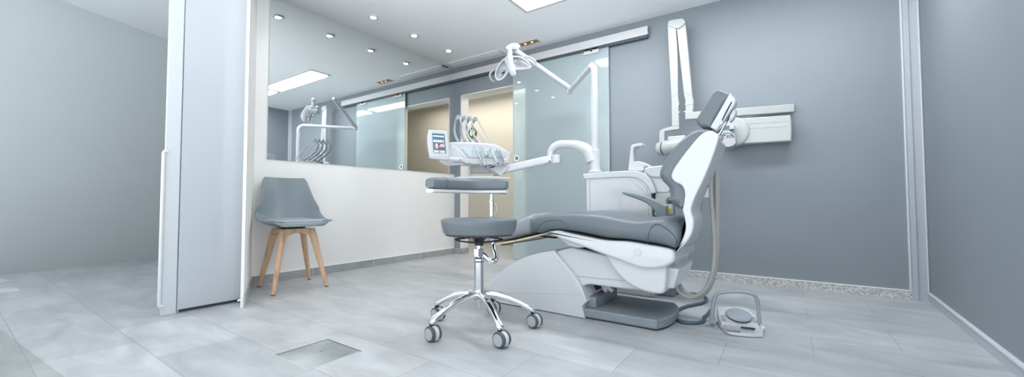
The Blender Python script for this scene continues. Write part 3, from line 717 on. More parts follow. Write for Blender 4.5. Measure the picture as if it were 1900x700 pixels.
    part('shell_button', lathe([(0, 0), (.011, 0), (.012, .003), (0, .004)], on_y(1336.5, 227.5, -1.706), (0, -1, 0), 20), 'hood', hs)
    bm = bmesh.new()
    for y in (-1.64, -1.56): tube([on_y(1362, 200, y), on_y(1349, 222, y), on_y(1336, 246, y), on_y(1325, 262, y)], [.007, .008, .009, .009], 12, bm=bm, smooth=3)
    part('headrest_bars', bm, 'steel', t)
    part('release_handle', prism([(on_y(a_, b_, -1.685), 0) for a_, b_ in ((1364, 202), (1366, 206), (1363, 216), (1357, 224), (1353, 225), (1353, 216), (1358, 206))], (0, .055, 0), .008), 'hood', t, 'pale grey release handle')
    part('handle_stem', tube([on_y(1350, 209, -1.66), on_y(1358, 212, -1.66)], .006, 8), 'steel', t)
    part('neck_bracket', yprism([(1320, 240, 1), (1331, 240, 1), (1338, 250), (1334, 258, 1), (1322, 256, 1)], -1.60, .12, .006), 'hood', t)
    # armrest on the far side
    px = [(1154.5, 357), (1158, 355.8), (1180, 359.5), (1204, 367), (1222, 375), (1237, 382.5, 1), (1237.5, 400), (1237, 425, 1), (1218, 425, 1), (1217, 400), (1211, 389), (1199, 378), (1186, 371.5), (1157, 361)]
    part('armrest', yprism(px, -1.27, .07, .012, n=6), 'shell', t)
    # umbilical hoses hanging behind the backrest
    def hs_(pts, r, y): return tube([on_y(a_, b_, yy) for (a_, b_), yy in zip(pts, y)], r, 12, smooth=6)
    p1 = [(1314, 300), (1318, 340), (1322, 400), (1325, 450), (1324, 490), (1316, 524), (1300, 545), (1280, 552), (1262, 544), (1252, 525)]
    part('hose', hs_(p1, .0105, [-1.45]*6+[-1.45]*4), 'hose', t)
    p2 = [(1329, 270), (1329.5, 310), (1330, 360), (1329.5, 420), (1329, 470), (1324, 510), (1311, 540), (1292, 551), (1270, 543), (1256, 522)]
    part('hose', hs_(p2, .016, [-1.36]*10), 'hose', t)
dental_chair()

# ------------------------------------------------------------------ foot control
def foot_control():
    A, Bp = on_z(1334, 605, .0), on_z(1415, 624, .0)
    c = (A+Bp)/2; fx = (Bp-A).normalized(); fy = V((-fx.y, fx.x, 0))
    ctr = on_z(1371, 600, 0)
    t = empty('foot_control', tuple(ctr), 'white foot pedal with round grey disc and grey carrying hoop on the floor', 'foot pedal')
    base = [(1334, 606, 1), (1347, 618.5), (1362, 623), (1390, 626), (1416, 626.5, 1), (1417, 617, 1), (1412, 600), (1398, 582), (1380, 574), (1332, 573, 1)]
    part('base_plate', zprism(base, .002, .016, .003), 'white', t)
    body = [(1329.6, 570, 1), (1350, 569), (1376.7, 571), (1391, 575.6), (1405, 588), (1411, 602), (1411, 608, 1), (1380, 605), (1339, 601, 1), (1333, 586)]
    sl = math.radians(19); dn = V((.37, -.93, 0)).normalized(); n_ = dn*math.sin(sl)+V((0, 0, 1))*math.cos(sl); Pf = on_z(1375, 604, .030)
    def pp(px, off=0): return [(on_pl(k_[0], k_[1], Pf+n_*off, n_), len(k_) > 2) for k_ in px]
    ol_ = outline([(*k_, ) for k_ in body], 5); tp_ = [on_pl(k_.x, k_.y, Pf, n_) for k_ in ol_]; cc_ = sum(tp_, V())/len(tp_)
    bm = bmesh.new(); rr_ = [[bm.verts.new(V((p_.x, p_.y, .016))) for p_ in tp_], [bm.verts.new(p_-n_*.006) for p_ in tp_], [bm.verts.new(p_-n_*.002+(cc_-p_).normalized()*.003) for p_ in tp_], [bm.verts.new(p_+(cc_-p_).normalized()*.009) for p_ in tp_]]
    for a_, b_ in zip(rr_, rr_[1:]):
        for k in range(len(a_)): bm.faces.new((a_[k-1], a_[k], b_[k], b_[k-1]))
    bm.faces.new(rr_[0]); bm.faces.new(rr_[-1][::-1])
    b = part('body', bm, 'white', t)
    c = on_pl(1370.7, 585, Pf+n_*.010, n_)
    part('disc_pedal', lathe([(0, -.006), (.045, -.006), (.058, -.004), (.064, 0), (.061, .005), (.045, .009), (0, .010)], c, n_, 40), 'grey_plastic', t, 'round grey disc')
    part('disc_gap', lathe([(0, 0), (.060, 0), (.060, .010), (0, .010)], c-n_*.013, n_, 40), 'black', t)
    for px in ([(1336, 585), (1344, 584.5), (1348.5, 595), (1340, 595)], [(1393, 588), (1401, 589), (1406, 599), (1398, 599)]):
        part('side_key', prism(pp([(*k_, 1) for k_ in px], .002), -n_*.006, 0), 'grey_plastic', t, 'grey rectangular key')
    f = on_z(1358, 609, .036); u = (on_z(1377, 612, .030)-on_z(1345, 608, .030)).normalized(); w = V((-u.y, u.x, 0)); rot = Matrix((u, w, V((0, 0, 1)))).transposed()
    part('felt_roller', B(f-V((.040, .014, .012)), f+V((.040, .014, .014)), .009, rot, seg=3), 'cloth', t, 'pale grey felt pad')
    g = on_z(1388, 610, .028)
    part('front_slot', B(g-V((.032, .007, .004)), g+V((.032, .007, .006)), .002, rot), 'plate_edge', t)
    # hoop
    PL, PR = on_z(1322, 598, .02), on_z(1410, 608, .02)
    n = V((-(PR-PL).y, (PR-PL).x, 0)).normalized()
    hp = [(1322.5, 598), (1321.5, 585), (1323.5, 565), (1328, 549), (1338, 543.5), (1355, 542), (1373.5, 541.8), (1390, 544.3), (1401, 549.5), (1405.5, 560), (1407.5, 578), (1409.5, 600)]
    P = [on_pl(a_, b_, PL, n) for a_, b_ in hp]
    part('carry_hoop', tube(P, [.014, .0125, .0115, .0105, .010, .0095, .0095, .0095, .0095, .0095, .009, .009], 14, smooth=5, flat=1.2), 'grey_plastic', t, 'grey carrying hoop')
    part('hoop_pivot', lathe([(0, -.012), (.013, -.012), (.013, .012), (0, .012)], PR+V((.008, 0, -.002)), (PR-PL).normalized(), 16), 'hood', t)
    part('hoop_pivot', lathe([(0, -.012), (.015, -.012), (.015, .014), (0, .014)], PL+V((0, 0, 0)), (PR-PL).normalized(), 16), 'grey_plastic', t)
    cp = [(1319, 581), (1311, 585), (1306, 590), (1306, 595), (1300, 598), (1285, 599.5), (1266, 597.5), (1254, 590.5), (1252, 583), (1259, 575), (1274, 568.5), (1292, 565), (1305, 561.5), (1311, 556), (1307, 550), (1294, 546.5), (1275, 544.5), (1235, 542.5), (1190, 541), (1150, 537.5), (1130, 533)]
    P = [on_z(a_, b_, .011) for a_, b_ in cp]; P[0].z = .03
    part('cord', tube(P, .0095, 12, smooth=5), 'cord', t, 'steel-blue cord')
foot_control()
# ------------------------------------------------------------------ dental unit : cabinet, cuspidor, arms
POST = V((2.346, -.905, 0))
def dental_unit():
    t = empty('dental_unit', (2.55, -.9, 0), 'white cabinet unit with cuspidor bowl and bridge arm standing behind the dental chair', 'dental unit')
    Yn = -1.0
    # side panels / body
    px = [(1085, 331, 1), (1167, 329), (1187, 334), (1201, 347), (1207, 362), (1208.5, 400), (1212, 531, 1), (1090, 515, 1), (1088, 420, 1)]
    def low(px, y, d, r, **k):
        O = [(on_y(q[0], q[1], y), len(q) > 2) for q in px]
        return prism([(V((p.x, p.y, max(p.z, .003))), c) for p, c in O], (0, d, 0), r, **k)
    px = [(1087, 330, 1), (1167, 327), (1187, 332), (1202, 346), (1208, 362), (1209, 400, 1), (1214, 560, 1), (1092, 560, 1)]
    body = part('cabinet', low(px, Yn, .19, .006), 'white', t)
    px = [(1094, 334, 1), (1167, 332), (1184, 336.5), (1197, 348), (1202.5, 362), (1203.5, 400, 1), (1207, 560, 1), (1098, 560, 1)]
    part('side_panel', low(px, Yn-.006, .008, .003), 'white', body)
    part('panel_seam', tube([on_y(a_, b_, Yn-.0065) for a_, b_ in ((1168, 333), (1185, 347), (1203, 364))], .0014, 6), 'hood', body)
    part('panel_seam', tube([on_y(a_, b_, Yn-.0065) for a_, b_ in ((1093.5, 333.5), (1094.5, 370), (1096, 400), (1097, 460))], .0014, 6), 'grey_plastic', body)
    part('panel_seam', tube([on_y(a_, b_, Yn-.0065) for a_, b_ in ((1209, 401), (1209.5, 440), (1211, 470))], .0014, 6), 'grey_plastic', body)
    px = [(1081, 322.5, 1), (1120, 319.5), (1165, 317), (1184, 318), (1199, 324.5), (1210.5, 339), (1216.5, 358, 1), (1208, 360, 1), (1201, 346), (1187, 333.5), (1167, 329), (1120, 330.5), (1083.5, 332.5, 1)]
    part('top_rim', yprism(px, Yn-.018, .23, .007), 'white', t)
    # cuspidor bowl block on the right
    px = [(1194, 323, 1), (1196, 314), (1203, 309.5), (1223, 307.5, 1), (1240, 308, 1), (1244, 352, 1), (1238, 358), (1217, 358, 1), (1211, 340)]
    cp = part('cuspidor_body', yprism(px, -.985, .20, .012), 'white', t)
    px = [(1195, 313, 1), (1207, 309, 1), (1242, 305.5, 1), (1244, 330, 1), (1215, 330), (1203, 326)]
    part('cuspidor_bowl', yprism(px, -1.01, .22, .014), 'white', t)
    px = [(1216, 357, 1), (1243, 357, 1), (1243, 366, 1), (1236, 372), (1234, 400), (1214, 400, 1)]
    part('cuspidor_foot', yprism(px, -.975, .17, .008), 'white2', t)
    O = [(1212, 356, 1), (1246, 356, 1), (1250, 560, 1), (1216, 560, 1)]
    part('connection_box', low(O, -.90, .12, .006), 'grey_wall', t)
    part('valve_block', yprism([(1236, 379, 1), (1246, 379, 1), (1246, 398, 1), (1236, 398, 1)], -1.02, .05, .002), 'hood', t)
    for s_ in (0, 3.6):
        part('valve_disc', lathe([(0, 0), (.020, 0), (.022, .003), (.020, .006), (0, .006)], on_y(1238.5+s_, 389, -1.05), (1, 0, 0), 20), 'yellow', t, 'yellow valve disc')
    part('valve_tap', tube([on_y(1238, 389, -1.05), on_y(1247, 388, -1.05)], .0045, 8), 'yellow', t, 'yellow tap')
    # tumbler filler
    px = [(1165, 317, 1), (1167, 298), (1169.5, 277), (1171, 270), (1176, 267.5), (1189.5, 265.5), (1191.5, 268), (1191, 271.5), (1187, 271.5), (1178, 273.5), (1175.5, 279), (1176, 299.5, 1), (1186, 299, 1), (1198, 303), (1206, 307.5), (1205.5, 310), (1196, 310, 1), (1194, 318, 1)]
    f = part('cup_filler', yprism(px, -.965, .075, .008, n=5), 'white', t)
    part('filler_nozzle', lathe([(0, 0), (.006, 0), (.007, .010), (.005, .016), (0, .016)], on_y(1188.7, 274.3, -.93), (0, 0, 1), 14), 'hood', f)
    part('rinse_nozzle', lathe([(0, 0), (.010, 0), (.013, .020), (.009, .03), (0, .03)], on_y(1197.5, 315, -.99), (0, 0, 1), 14), 'grey_plastic', t)
    # instrument shelf behind the backrest (suction holder)
    part('suction_shelf', yprism([(1240, 349, 1), (1316, 344, 1), (1318, 366, 1), (1300, 369, 1), (1240, 372, 1)], -.95, .10, .006), 'white', t)
    part('suction_bracket', tube([on_y(a_, b_, -.96) for a_, b_ in ((1308, 345), (1318, 300), (1326, 268), (1324, 262), (1316, 300), (1305, 345))], .004, 8, smooth=4), 'hood', t)
    # post and bridge arm
    part('post_ring', lathe([(0, .935), (.058, .935), (.058, .945), (.050, .953), (.040, .956), (0, .956)], POST, (0, 0, 1), 40), 'white', t)
    part('post_sleeve', lathe([(0, .95), (.042, .95), (.042, 1.115), (.040, 1.120), (0, 1.120)], POST, (0, 0, 1), 40), 'white', t)
    top = [(1100, 300), (1094, 283), (1084, 275), (1070, 269.5), (1053, 267.5), (1038, 268.5), (1029, 273), (1023, 281), (1022, 291)]
    pw = [.058, .056, .050, .042, .037, .038, .036, .034, .033]
    y = [-.905, -.905, -.908, -.914, -.922, -.93, -.935, -.938, -.94]
    P = [on_y(a_, b_, yy) for (a_, b_), yy in zip(top, y)]
    part('bridge_arm', tube(P, [w_*.95 for w_ in pw], 18, smooth=6), 'white', t, 'curved white bridge arm')
    J = on_y(1028, 297, -.94)
    jz = on_y(1028, 304, -.94).z, on_y(1028, 289, -.94).z
    part('arm_joint', lathe([(0, jz[0]-.002), (.034, jz[0]-.002), (.042, jz[0]+.006), (.042, jz[1]), (.040, jz[1]+.004), (0, jz[1]+.004)], (J.x+.022, J.y, 0), (0, 0, 1), 32), 'white', t)
    return J
J = dental_unit()

# ------------------------------------------------------------------ instrument table carried by the bridge arm
FX = V((.86, -.51, 0)).normalized(); SX = V((-FX.y, FX.x, 0)); Z = V((0, 0, 1))
FP = V((1.52, -1.38, 1.1))      # a point of the table's front face
def tp(px, off=0): return [(on_pl(q[0], q[1], FP+FX*off, FX), len(q) > 2) for q in px]
def tpp(px, off, depth, r, **k): return prism(tp(px, off), -FX*depth, r, **k)
def q(a, b, off=0): return on_pl(a, b, FP+FX*off, FX)
def instrument_table():
    t = empty('instrument_table', (1.45, -1.28, 1.0), 'white dental instrument table with control screen, reaching over the foot end of the chair', 'instrument table')
    E = q(930, 316, -.10)
    A = on_y(1024, 295.5, -.945)
    w = (A-E).normalized(); s = w.cross(Z).normalized(); u = s.cross(w)
    secs = []
    for k, hw, hh in ((0, .034, .036), (.05, .036, .040), (.12, .034, .036), (.3, .032, .034), (.85, .036, .038), (.93, .038, .034), (1.0, .036, .026)):
        secs.append(sup(E.lerp(A, k), s, u, hw, hh, 18, .55))
    ar = part('support_arm', loft(secs), 'white', t, 'straight white support arm')
    part('arm_screw', lathe([(0, 0), (.005, 0), (.005, .003), (0, .003)], on_y(1019.5, 299, -.985), (0, -1, 0), 12), 'black', ar)
    part('arm_end_block', tpp([(908, 309), (913, 306, 1), (930, 304, 1), (943, 306, 1), (941, 314), (930, 325), (926, 324.5), (919, 318, 1), (910, 311)], -.02, .12, .006), 'white', t)
    part('cable_hole', tpp([(909, 312), (914, 308.5), (919, 309), (915, 311)], -.015, .02, .0), 'black', t)
    # housing
    px = [(832, 264, 1), (850, 263), (884, 264), (917, 267), (934, 274), (947, 283.5, 1), (948, 289), (944.5, 305, 1), (919, 305), (871, 303), (848.6, 302), (838, 298), (832, 293, 1)]
    part('housing', tpp(px, 0, .30, .018), 'white', t)
    px = [(857, 295, 1), (940, 294.5, 1), (943, 298), (942.5, 305.5, 1), (919, 306), (871, 304), (857, 300)]
    part('front_lip', tpp(px, .03, .06, .008), 'white', t)
    for a_, b_ in ((871, 301.5), (925, 303.5), (931, 303.5), (940, 303)):
        part('lip_screw', lathe([(0, 0), (.004, 0), (.004, .002), (0, .002)], q(a_, b_, .031), FX, 10), 'black', t)
    px = [(858, 275.5, 1), (937, 279.5, 1), (938.5, 284), (937.5, 292, 1), (874, 292.5, 1), (868, 288)]
    part('tray_mat', tpp(px, .012, .02, .004), 'glass_tray', t, 'pale blue sloping tray mat')
    for a_ in (893, 905): part('air_knob', lathe([(0, 0), (.012, 0), (.012, .02), (0, .022)], q(a_, 309, -.03), (0, 0, 1), 14), 'hood', t)
    part('left_cover', tpp([(827, 287, 1), (838, 268, 1), (862, 285), (868, 297), (858, 303), (838, 299.5)], .022, .05, .010), 'white', t)
    part('screen_arm', tube([q(822.5, 294.5, .05), q(857, 297, .05)], .019, 18), 'white', t)
    part('arm_bolt', lathe([(0, 0), (.008, 0), (.008, .004), (0, .004)], q(854, 296.5, .072), FX, 16), 'grey_plastic', t)
    part('under_plate', B(q(848, 305, .0)+V((-.03, -.02, -.006)), q(862, 305, -.02)+V((.02, .02, .004)), .002), 'hood', t)
    part('rear_bracket', tpp([(884, 304, 1), (922, 306, 1), (924, 318), (918, 322, 1), (872, 322, 1), (872, 308)], -.14, .04, .006), 'white2', t)
    part('tray_stem', tube([q(884, 306, -.1), q(874, 306.5, -.1), q(871, 309, -.1), q(870.5, 330, -.1)], .013, 12, smooth=4), 'white2', t)
    px = [(842, 331.5, 1), (852, 328), (880, 326.5), (915, 327.5), (947, 329.5, 1), (947.5, 332.5, 1), (915, 331.5), (880, 331)]
    part('lower_tray', tpp(px, .05, .26, .002), 'white', t, 'thin white lower tray')
    # screen unit
    n = (CAM-V((1.1, -1.5, 1.25))); n.z = 0; n.normalize(); n = (Matrix.Rotation(.25, 3, 'Z') @ n)
    c0 = q(812, 268, .09)
    def sp(px, off, d, r, **k): return prism([(on_pl(a[0], a[1], c0+n*off, n), len(a) > 2) for a in px], -n*d, r, **k)
    px = [(796, 240.6, 1), (812, 241.5), (830, 243, 1), (832.5, 266), (834, 291, 1), (815, 292), (798.5, 292, 1), (795, 276), (793.6, 258)]
    hs = part('screen_housing', sp(px, 0, .035, .005), 'white', t)
    part('screen_foot', sp([(799, 291, 1), (834, 290.5, 1), (832, 295), (824, 296), (799, 294)], -.004, .03, .003), 'hood', hs)
    sc = part('screen', sp([(801.8, 247.2, 1), (824.6, 248.8, 1), (828, 284.8, 1), (804.6, 283.6, 1)], .002, .004, 0), 'screen', hs, 'dark lit touch screen with rows of icons')
    a0, a1, a2 = (801.8, 247.2), (824.6, 248.8), (804.6, 283.6)
    def uv(x, y): return (a0[0]+(a1[0]-a0[0])*x+(a2[0]-a0[0])*y, a0[1]+(a1[1]-a0[1])*x+(a2[1]-a0[1])*y)
    bm = bmesh.new()
    def ic(x0, y0, x1, y1, off=.0035, bm=bm): prism([(on_pl(*uv(*p_), c0+n*off, n), 1) for p_ in ((x0, y0), (x1, y0), (x1, y1), (x0, y1))], -n*.001, 0, bm=bm)
    for i in range(5): ic(.06+.18*i, .10, .21+.18*i, .17)
    for i in range(5): ic(.06+.18*i, .33, .20+.18*i, .44)
    for i in range(5): ic(.06+.18*i, .86, .20+.18*i, .97)
    ic(.22, .52, .36, .63); ic(.22, .66, .36, .76); ic(.60, .54, .74, .63); ic(.78, .54, .92, .66)
    part('icons', bm, 'icon', sc, 'pale blue screen icons')
    bm = bmesh.new()
    tube([on_pl(*uv(x, y), c0+n*.0055, n) for x, y in ((.12, .66), (.40, .65), (.70, .68), (.86, .52), (.90, .38))], .0035, 6, smooth=3, bm=bm)
    part('red_trace', bm, 'icon_red', sc, 'red curve on the screen')
    bm = bmesh.new(); ic(.40, .86, .54, .97, .0045, bm); ic(.80, .36, .92, .46, .0045, bm)
    part('red_icons', bm, 'icon_red', sc)
    # whip arms with pulleys
    hooks = [(850, 219), (861, 219.5), (871, 220.5), (881.5, 221.5)]
    base = [(845.5, 263), (858, 263), (870, 264), (881.5, 265)]
    HK = []
    for i, ((a_, b_), (c_, d_)) in enumerate(zip(hooks, base)):
        p = V((1.20+.015*i, -1.305+.066*i, 1.46)); p = on_pl(a_, b_, p, FX); HK.append(p)
        b0 = on_pl(c_, d_+3, p+FX*.02, FX)
        w_ = part('whip_arm', tube([b0-Z*.01+FX*.10, b0.lerp(p, .25)-SX*.003-FX*.0, b0.lerp(p, .55)-SX*.005-FX*.055, b0.lerp(p, .85)-SX*.006-FX*.05, p], [.0125, .012, .011, .0105, .010], 12, smooth=4), 'grey_plastic', t, 'grey upright whip arm')
        part('pulley', lathe([(0, -.013), (.017, -.013), (.020, -.010), (.017, 0), (.020, .010), (.017, .013), (0, .013)], p, FX, 24), 'grey_plastic', w_)
    return t, HK
TB, HK = instrument_table()
# instruments with their tubes
def handpiece(kind, hook, path, body, label):
    top = [on_pl(a_, b_, hook+FX*o_, FX) for a_, b_, o_ in path]
    t = empty('dental_handpiece', tuple(q(body[0][0], body[0][1], .045)), label, 'handpiece', 'instruments hanging in the table front')
    P = [hook-Z*.012+SX*(-.018)-FX*.01, hook+Z*.010-SX*.012, hook+Z*.021, hook+Z*.012+SX*.016]+top+[q(body[0][0], body[0][1], .045)]
    part('tube', tube(P, .0058, 10, smooth=6), 'hose_white', t, 'pale grey supply tube')
    return t
def B3(a, b, off=.045): return q(a, b, off)
h = handpiece(0, HK[0], [(856, 229, .10), (868, 250, .22), (878, 266, .30)], [(886, 278)], 'leftmost handpiece, chrome with a doubled curved tip, in the instrument table')
P = [B3(885.5, 277), B3(889, 287), B3(893, 297), B3(898, 306)]
part('handle', tube(P, [.011, .009, .0075, .006], 14, smooth=4), 'chrome', h)
part('tip', tube([B3(889, 279), B3(894, 289), B3(898.5, 299), B3(900, 306), B3(897.5, 307.5)], [.005, .005, .005, .005, .004], 10, smooth=4), 'chrome', h)
h = handpiece(1, HK[1], [(867, 232, .10), (881, 253, .22), (891, 267, .30)], [(899, 279)], 'short handpiece with a fine needle tip, second from the screen side')
part('handle', tube([B3(898.5, 278), B3(901, 286), B3(903.5, 292)], [.012, .012, .008], 14), 'hood', h)
part('coupling', tube([B3(901.5, 288), B3(905, 293)], [.011, .009], 14), 'steel', h)
part('needle', tube([B3(904, 293), B3(906.5, 299)], [.003, .0015], 8), 'steel', h)
h = handpiece(2, HK[2], [(878, 233, .10), (894, 255, .22), (905, 268, .30)], [(913.5, 280)], 'thick white handpiece tapering to a small black nose in the table front')
part('handle', tube([B3(912.5, 279), B3(915.5, 287), B3(920, 296), B3(923, 302)], [.011, .014, .012, .008], 14, smooth=3), 'white', h)
part('nose', tube([B3(922.5, 301), B3(924.5, 304)], [.006, .005], 10), 'black', h)
h = handpiece(3, HK[3], [(892, 233, .10), (906, 255, .22), (917, 268, .30)], [(925.5, 280)], 'rightmost handpiece, long slender steel one pointing down in the instrument table')
part('handle', tube([B3(924.5, 279), B3(929, 289), B3(933, 298)], [.0125, .0115, .008], 14, smooth=3), 'steel', h)
part('tip', tube([B3(933, 298), B3(938, 310)], [.007, .002], 12), 'steel', h)

# ------------------------------------------------------------------ operating light on the post
def operating_light():
    t = empty('operating_light', (POST.x, POST.y, 1.12), 'white operating lamp on a long jointed arm above the instrument table', 'operating lamp')
    part('post', lathe([(0, 1.10), (.0295, 1.10), (.0295, 1.655), (.028, 1.66), (0, 1.66)], POST, (0, 0, 1), 32), 'white', t)
    d = (V((1.83, -.285, 0))-V((POST.x, POST.y, 0))).normalized()
    jn = V((1.825, -.280, 1.833))
    P = [POST+Z*1.65, POST+Z*1.72, POST+Z*1.775, POST+Z*1.815+d*.022, POST+Z*1.838+d*.065, POST+Z*1.842+d*.13, jn-d*.10, jn]
    part('post_collar', lathe([(.0, 1.66), (.026, 1.66), (.026, 1.675), (0, 1.675)], POST, (0, 0, 1), 32), 'hood', t)
    part('lower_arm', tube(P, [.0265, .0265, .0265, .0265, .026, .026, .025, .025], 18, smooth=5), 'white', t)
    part('elbow_cap', lathe([(0, -.028), (.026, -.028), (.032, -.02), (.034, .0), (.034, .028), (.024, .046), (0, .050)], jn, (0, 0, 1), 28), 'white', t)
    # upper arm
    a = V((1.805, -.325, 1.882)); e = V((1.557, -.803, 2.123)); dd_ = (e-a).normalized(); e = e+dd_*.05
    s = dd_.cross(Z).normalized(); u = s.cross(dd_); secs = []
    for k, r1, r2 in ((-.09, .014, .02), (-.04, .028, .026), (.06, .030, .030), (.10, .0265, .0265), (.95, .024, .024), (1.0, .021, .021)): secs.append(sup(a.lerp(e, k), s, u, r1, r2, 18, .9))
    part('upper_arm', loft(secs), 'white', t)
    part('arm_screw', lathe([(0, 0), (.006, 0), (.006, .003), (0, .003)], a+dd_*.05-s*.0+V((-.004, -.028, 0)), (0, -1, 0), 10), 'black', t)
    D0 = 3.62
    def W(x, y, o=0): return at(x, y, D0+o)
    part('swivel', tube([W(963, 90, -.0), W(958, 86.5), W(951, 86), W(944, 89), W(939.5, 92)], [.026, .027, .026, .024, .016], 16, smooth=4), 'white', t)
    part('hanger_stem', tube([W(946, 88), W(946, 95), W(946, 96), W(946, 105)], [.022, .020, .0235, .0235], 16), 'white', t)
    # lamp head
    hd = part('lamp_head', prism([(W(x, y, -.06), 0) for x, y in ((938, 104), (944, 100.5), (951, 101.5), (953, 108), (952, 118), (950, 124), (941, 122), (936, 112))], FW*.13, .022), 'white', t)
    part('front_tongue', tube([W(944.5, 104, -.05), W(946, 116, -.10), W(949, 128, -.125), W(953.5, 140, -.12)], [.030, .040, .042, .028], 16, smooth=4, flat=.75), 'white', hd, 'broad white centre tongue')
    # reflector wings : curved dishes
    def wing(outl, c, push, name):
        n_ = len(outl); C0 = W(*c, push); rings = []
        for k, dep in ((1.0, 0), (.93, .012), (.75, .035), (.5, .055), (.25, .065), (.04, .068)):
            rings.append([C0.lerp(W(x, y, o_), k)+(UP*.5+FW*.8).normalized()*dep for x, y, o_ in outl])
        bm = bmesh.new(); vs = [[bm.verts.new(p) for p in r] for r in rings]
        for a_, b_ in zip(vs, vs[1:]):
            for k in range(n_): bm.faces.new((a_[k-1], a_[k], b_[k], b_[k-1]))
        bm.faces.new(vs[-1])
        return bm
    L_ = [tuple(v) for v in catmull([(946, 108, -.03), (938, 109, -.05), (929, 116, -.06), (921, 130, -.06), (919.5, 142, -.05), (924, 148.5, -.05), (932, 146, -.06), (940, 137, -.07), (947, 124, -.07), (950, 113, -.05)], 4, True)]
    R_ = [tuple(v) for v in catmull([(947, 107, -.03), (956, 105, -.05), (967, 107, -.06), (978, 114, -.05), (984.5, 122, -.04), (983, 126.5, -.04), (974, 127.5, -.03), (963, 129, -.04), (953, 128, -.05), (949, 117, -.05)], 4, True)]
    for O_, c_, nm in ((L_, (933, 129), 'left'), (R_, (966, 117), 'right')):
        d_ = part('reflector_dish', wing(O_, c_, -.05, nm), 'white', hd, 'white reflector housing of the %s wing' % nm)
        md = d_.modifiers.new('thickness', 'SOLIDIFY'); md.thickness = .006; md.offset = -1
        part('dish_rim', tube([W(*o_) for o_ in O_], .0065, 10, closed=True), 'white', d_)
        I_ = [tuple(V(o_).lerp(V((*c_, -.03)), .30)) for o_ in O_]
        part('reflector', wing([(x, y, o_+.03) for x, y, o_ in I_], c_, .0, nm), 'reflector', d_, 'blue-white mirror reflector')
    part('bulb_holder', tube([W(927, 143, -.055), W(931, 137, -.05), W(936, 130, -.04)], [.010, .013, .010], 10), 'chrome', hd)
    part('bulb_clip', tube([W(931, 136.5, -.07), W(936, 133, -.07)], [.006, .006], 8), 'black', hd)
    part('bulb_strip', tube([W(968, 114, -.07), W(976, 119, -.07), (W(982, 124.5, -.06))], [.004, .006, .004], 8), 'tan', hd, 'brass-coloured lamp strip')
    part('grip_joint', lathe([(0, 0), (.014, 0), (.014, .006), (0, .008)], W(956.5, 113.5, -.075), -FW, 16), 'grey_plastic', hd)
    part('grip_loop', tube([W(921, 128, .0), W(913, 132, -.01), (W(909, 139, -.02)), W(910.5, 146, -.03), W(914.5, 150.5, -.04), W(919, 150.5, -.05)], [.007, .010, .011, .010, .009, .007], 10, smooth=5, flat=.6), 'grey_plastic', hd, 'grey grip loop')
    part('grip_loop', tube([W(966, 108, -.03), W(975, 105.5, -.04), W(985, 108, -.05), W(992, 113, -.06), W(994.5, 119, -.06), W(990, 122, -.06)], [.007, .010, .011, .010, .009, .007], 10, smooth=5, flat=.6), 'grey_plastic', hd, 'grey grip loop')
operating_light()

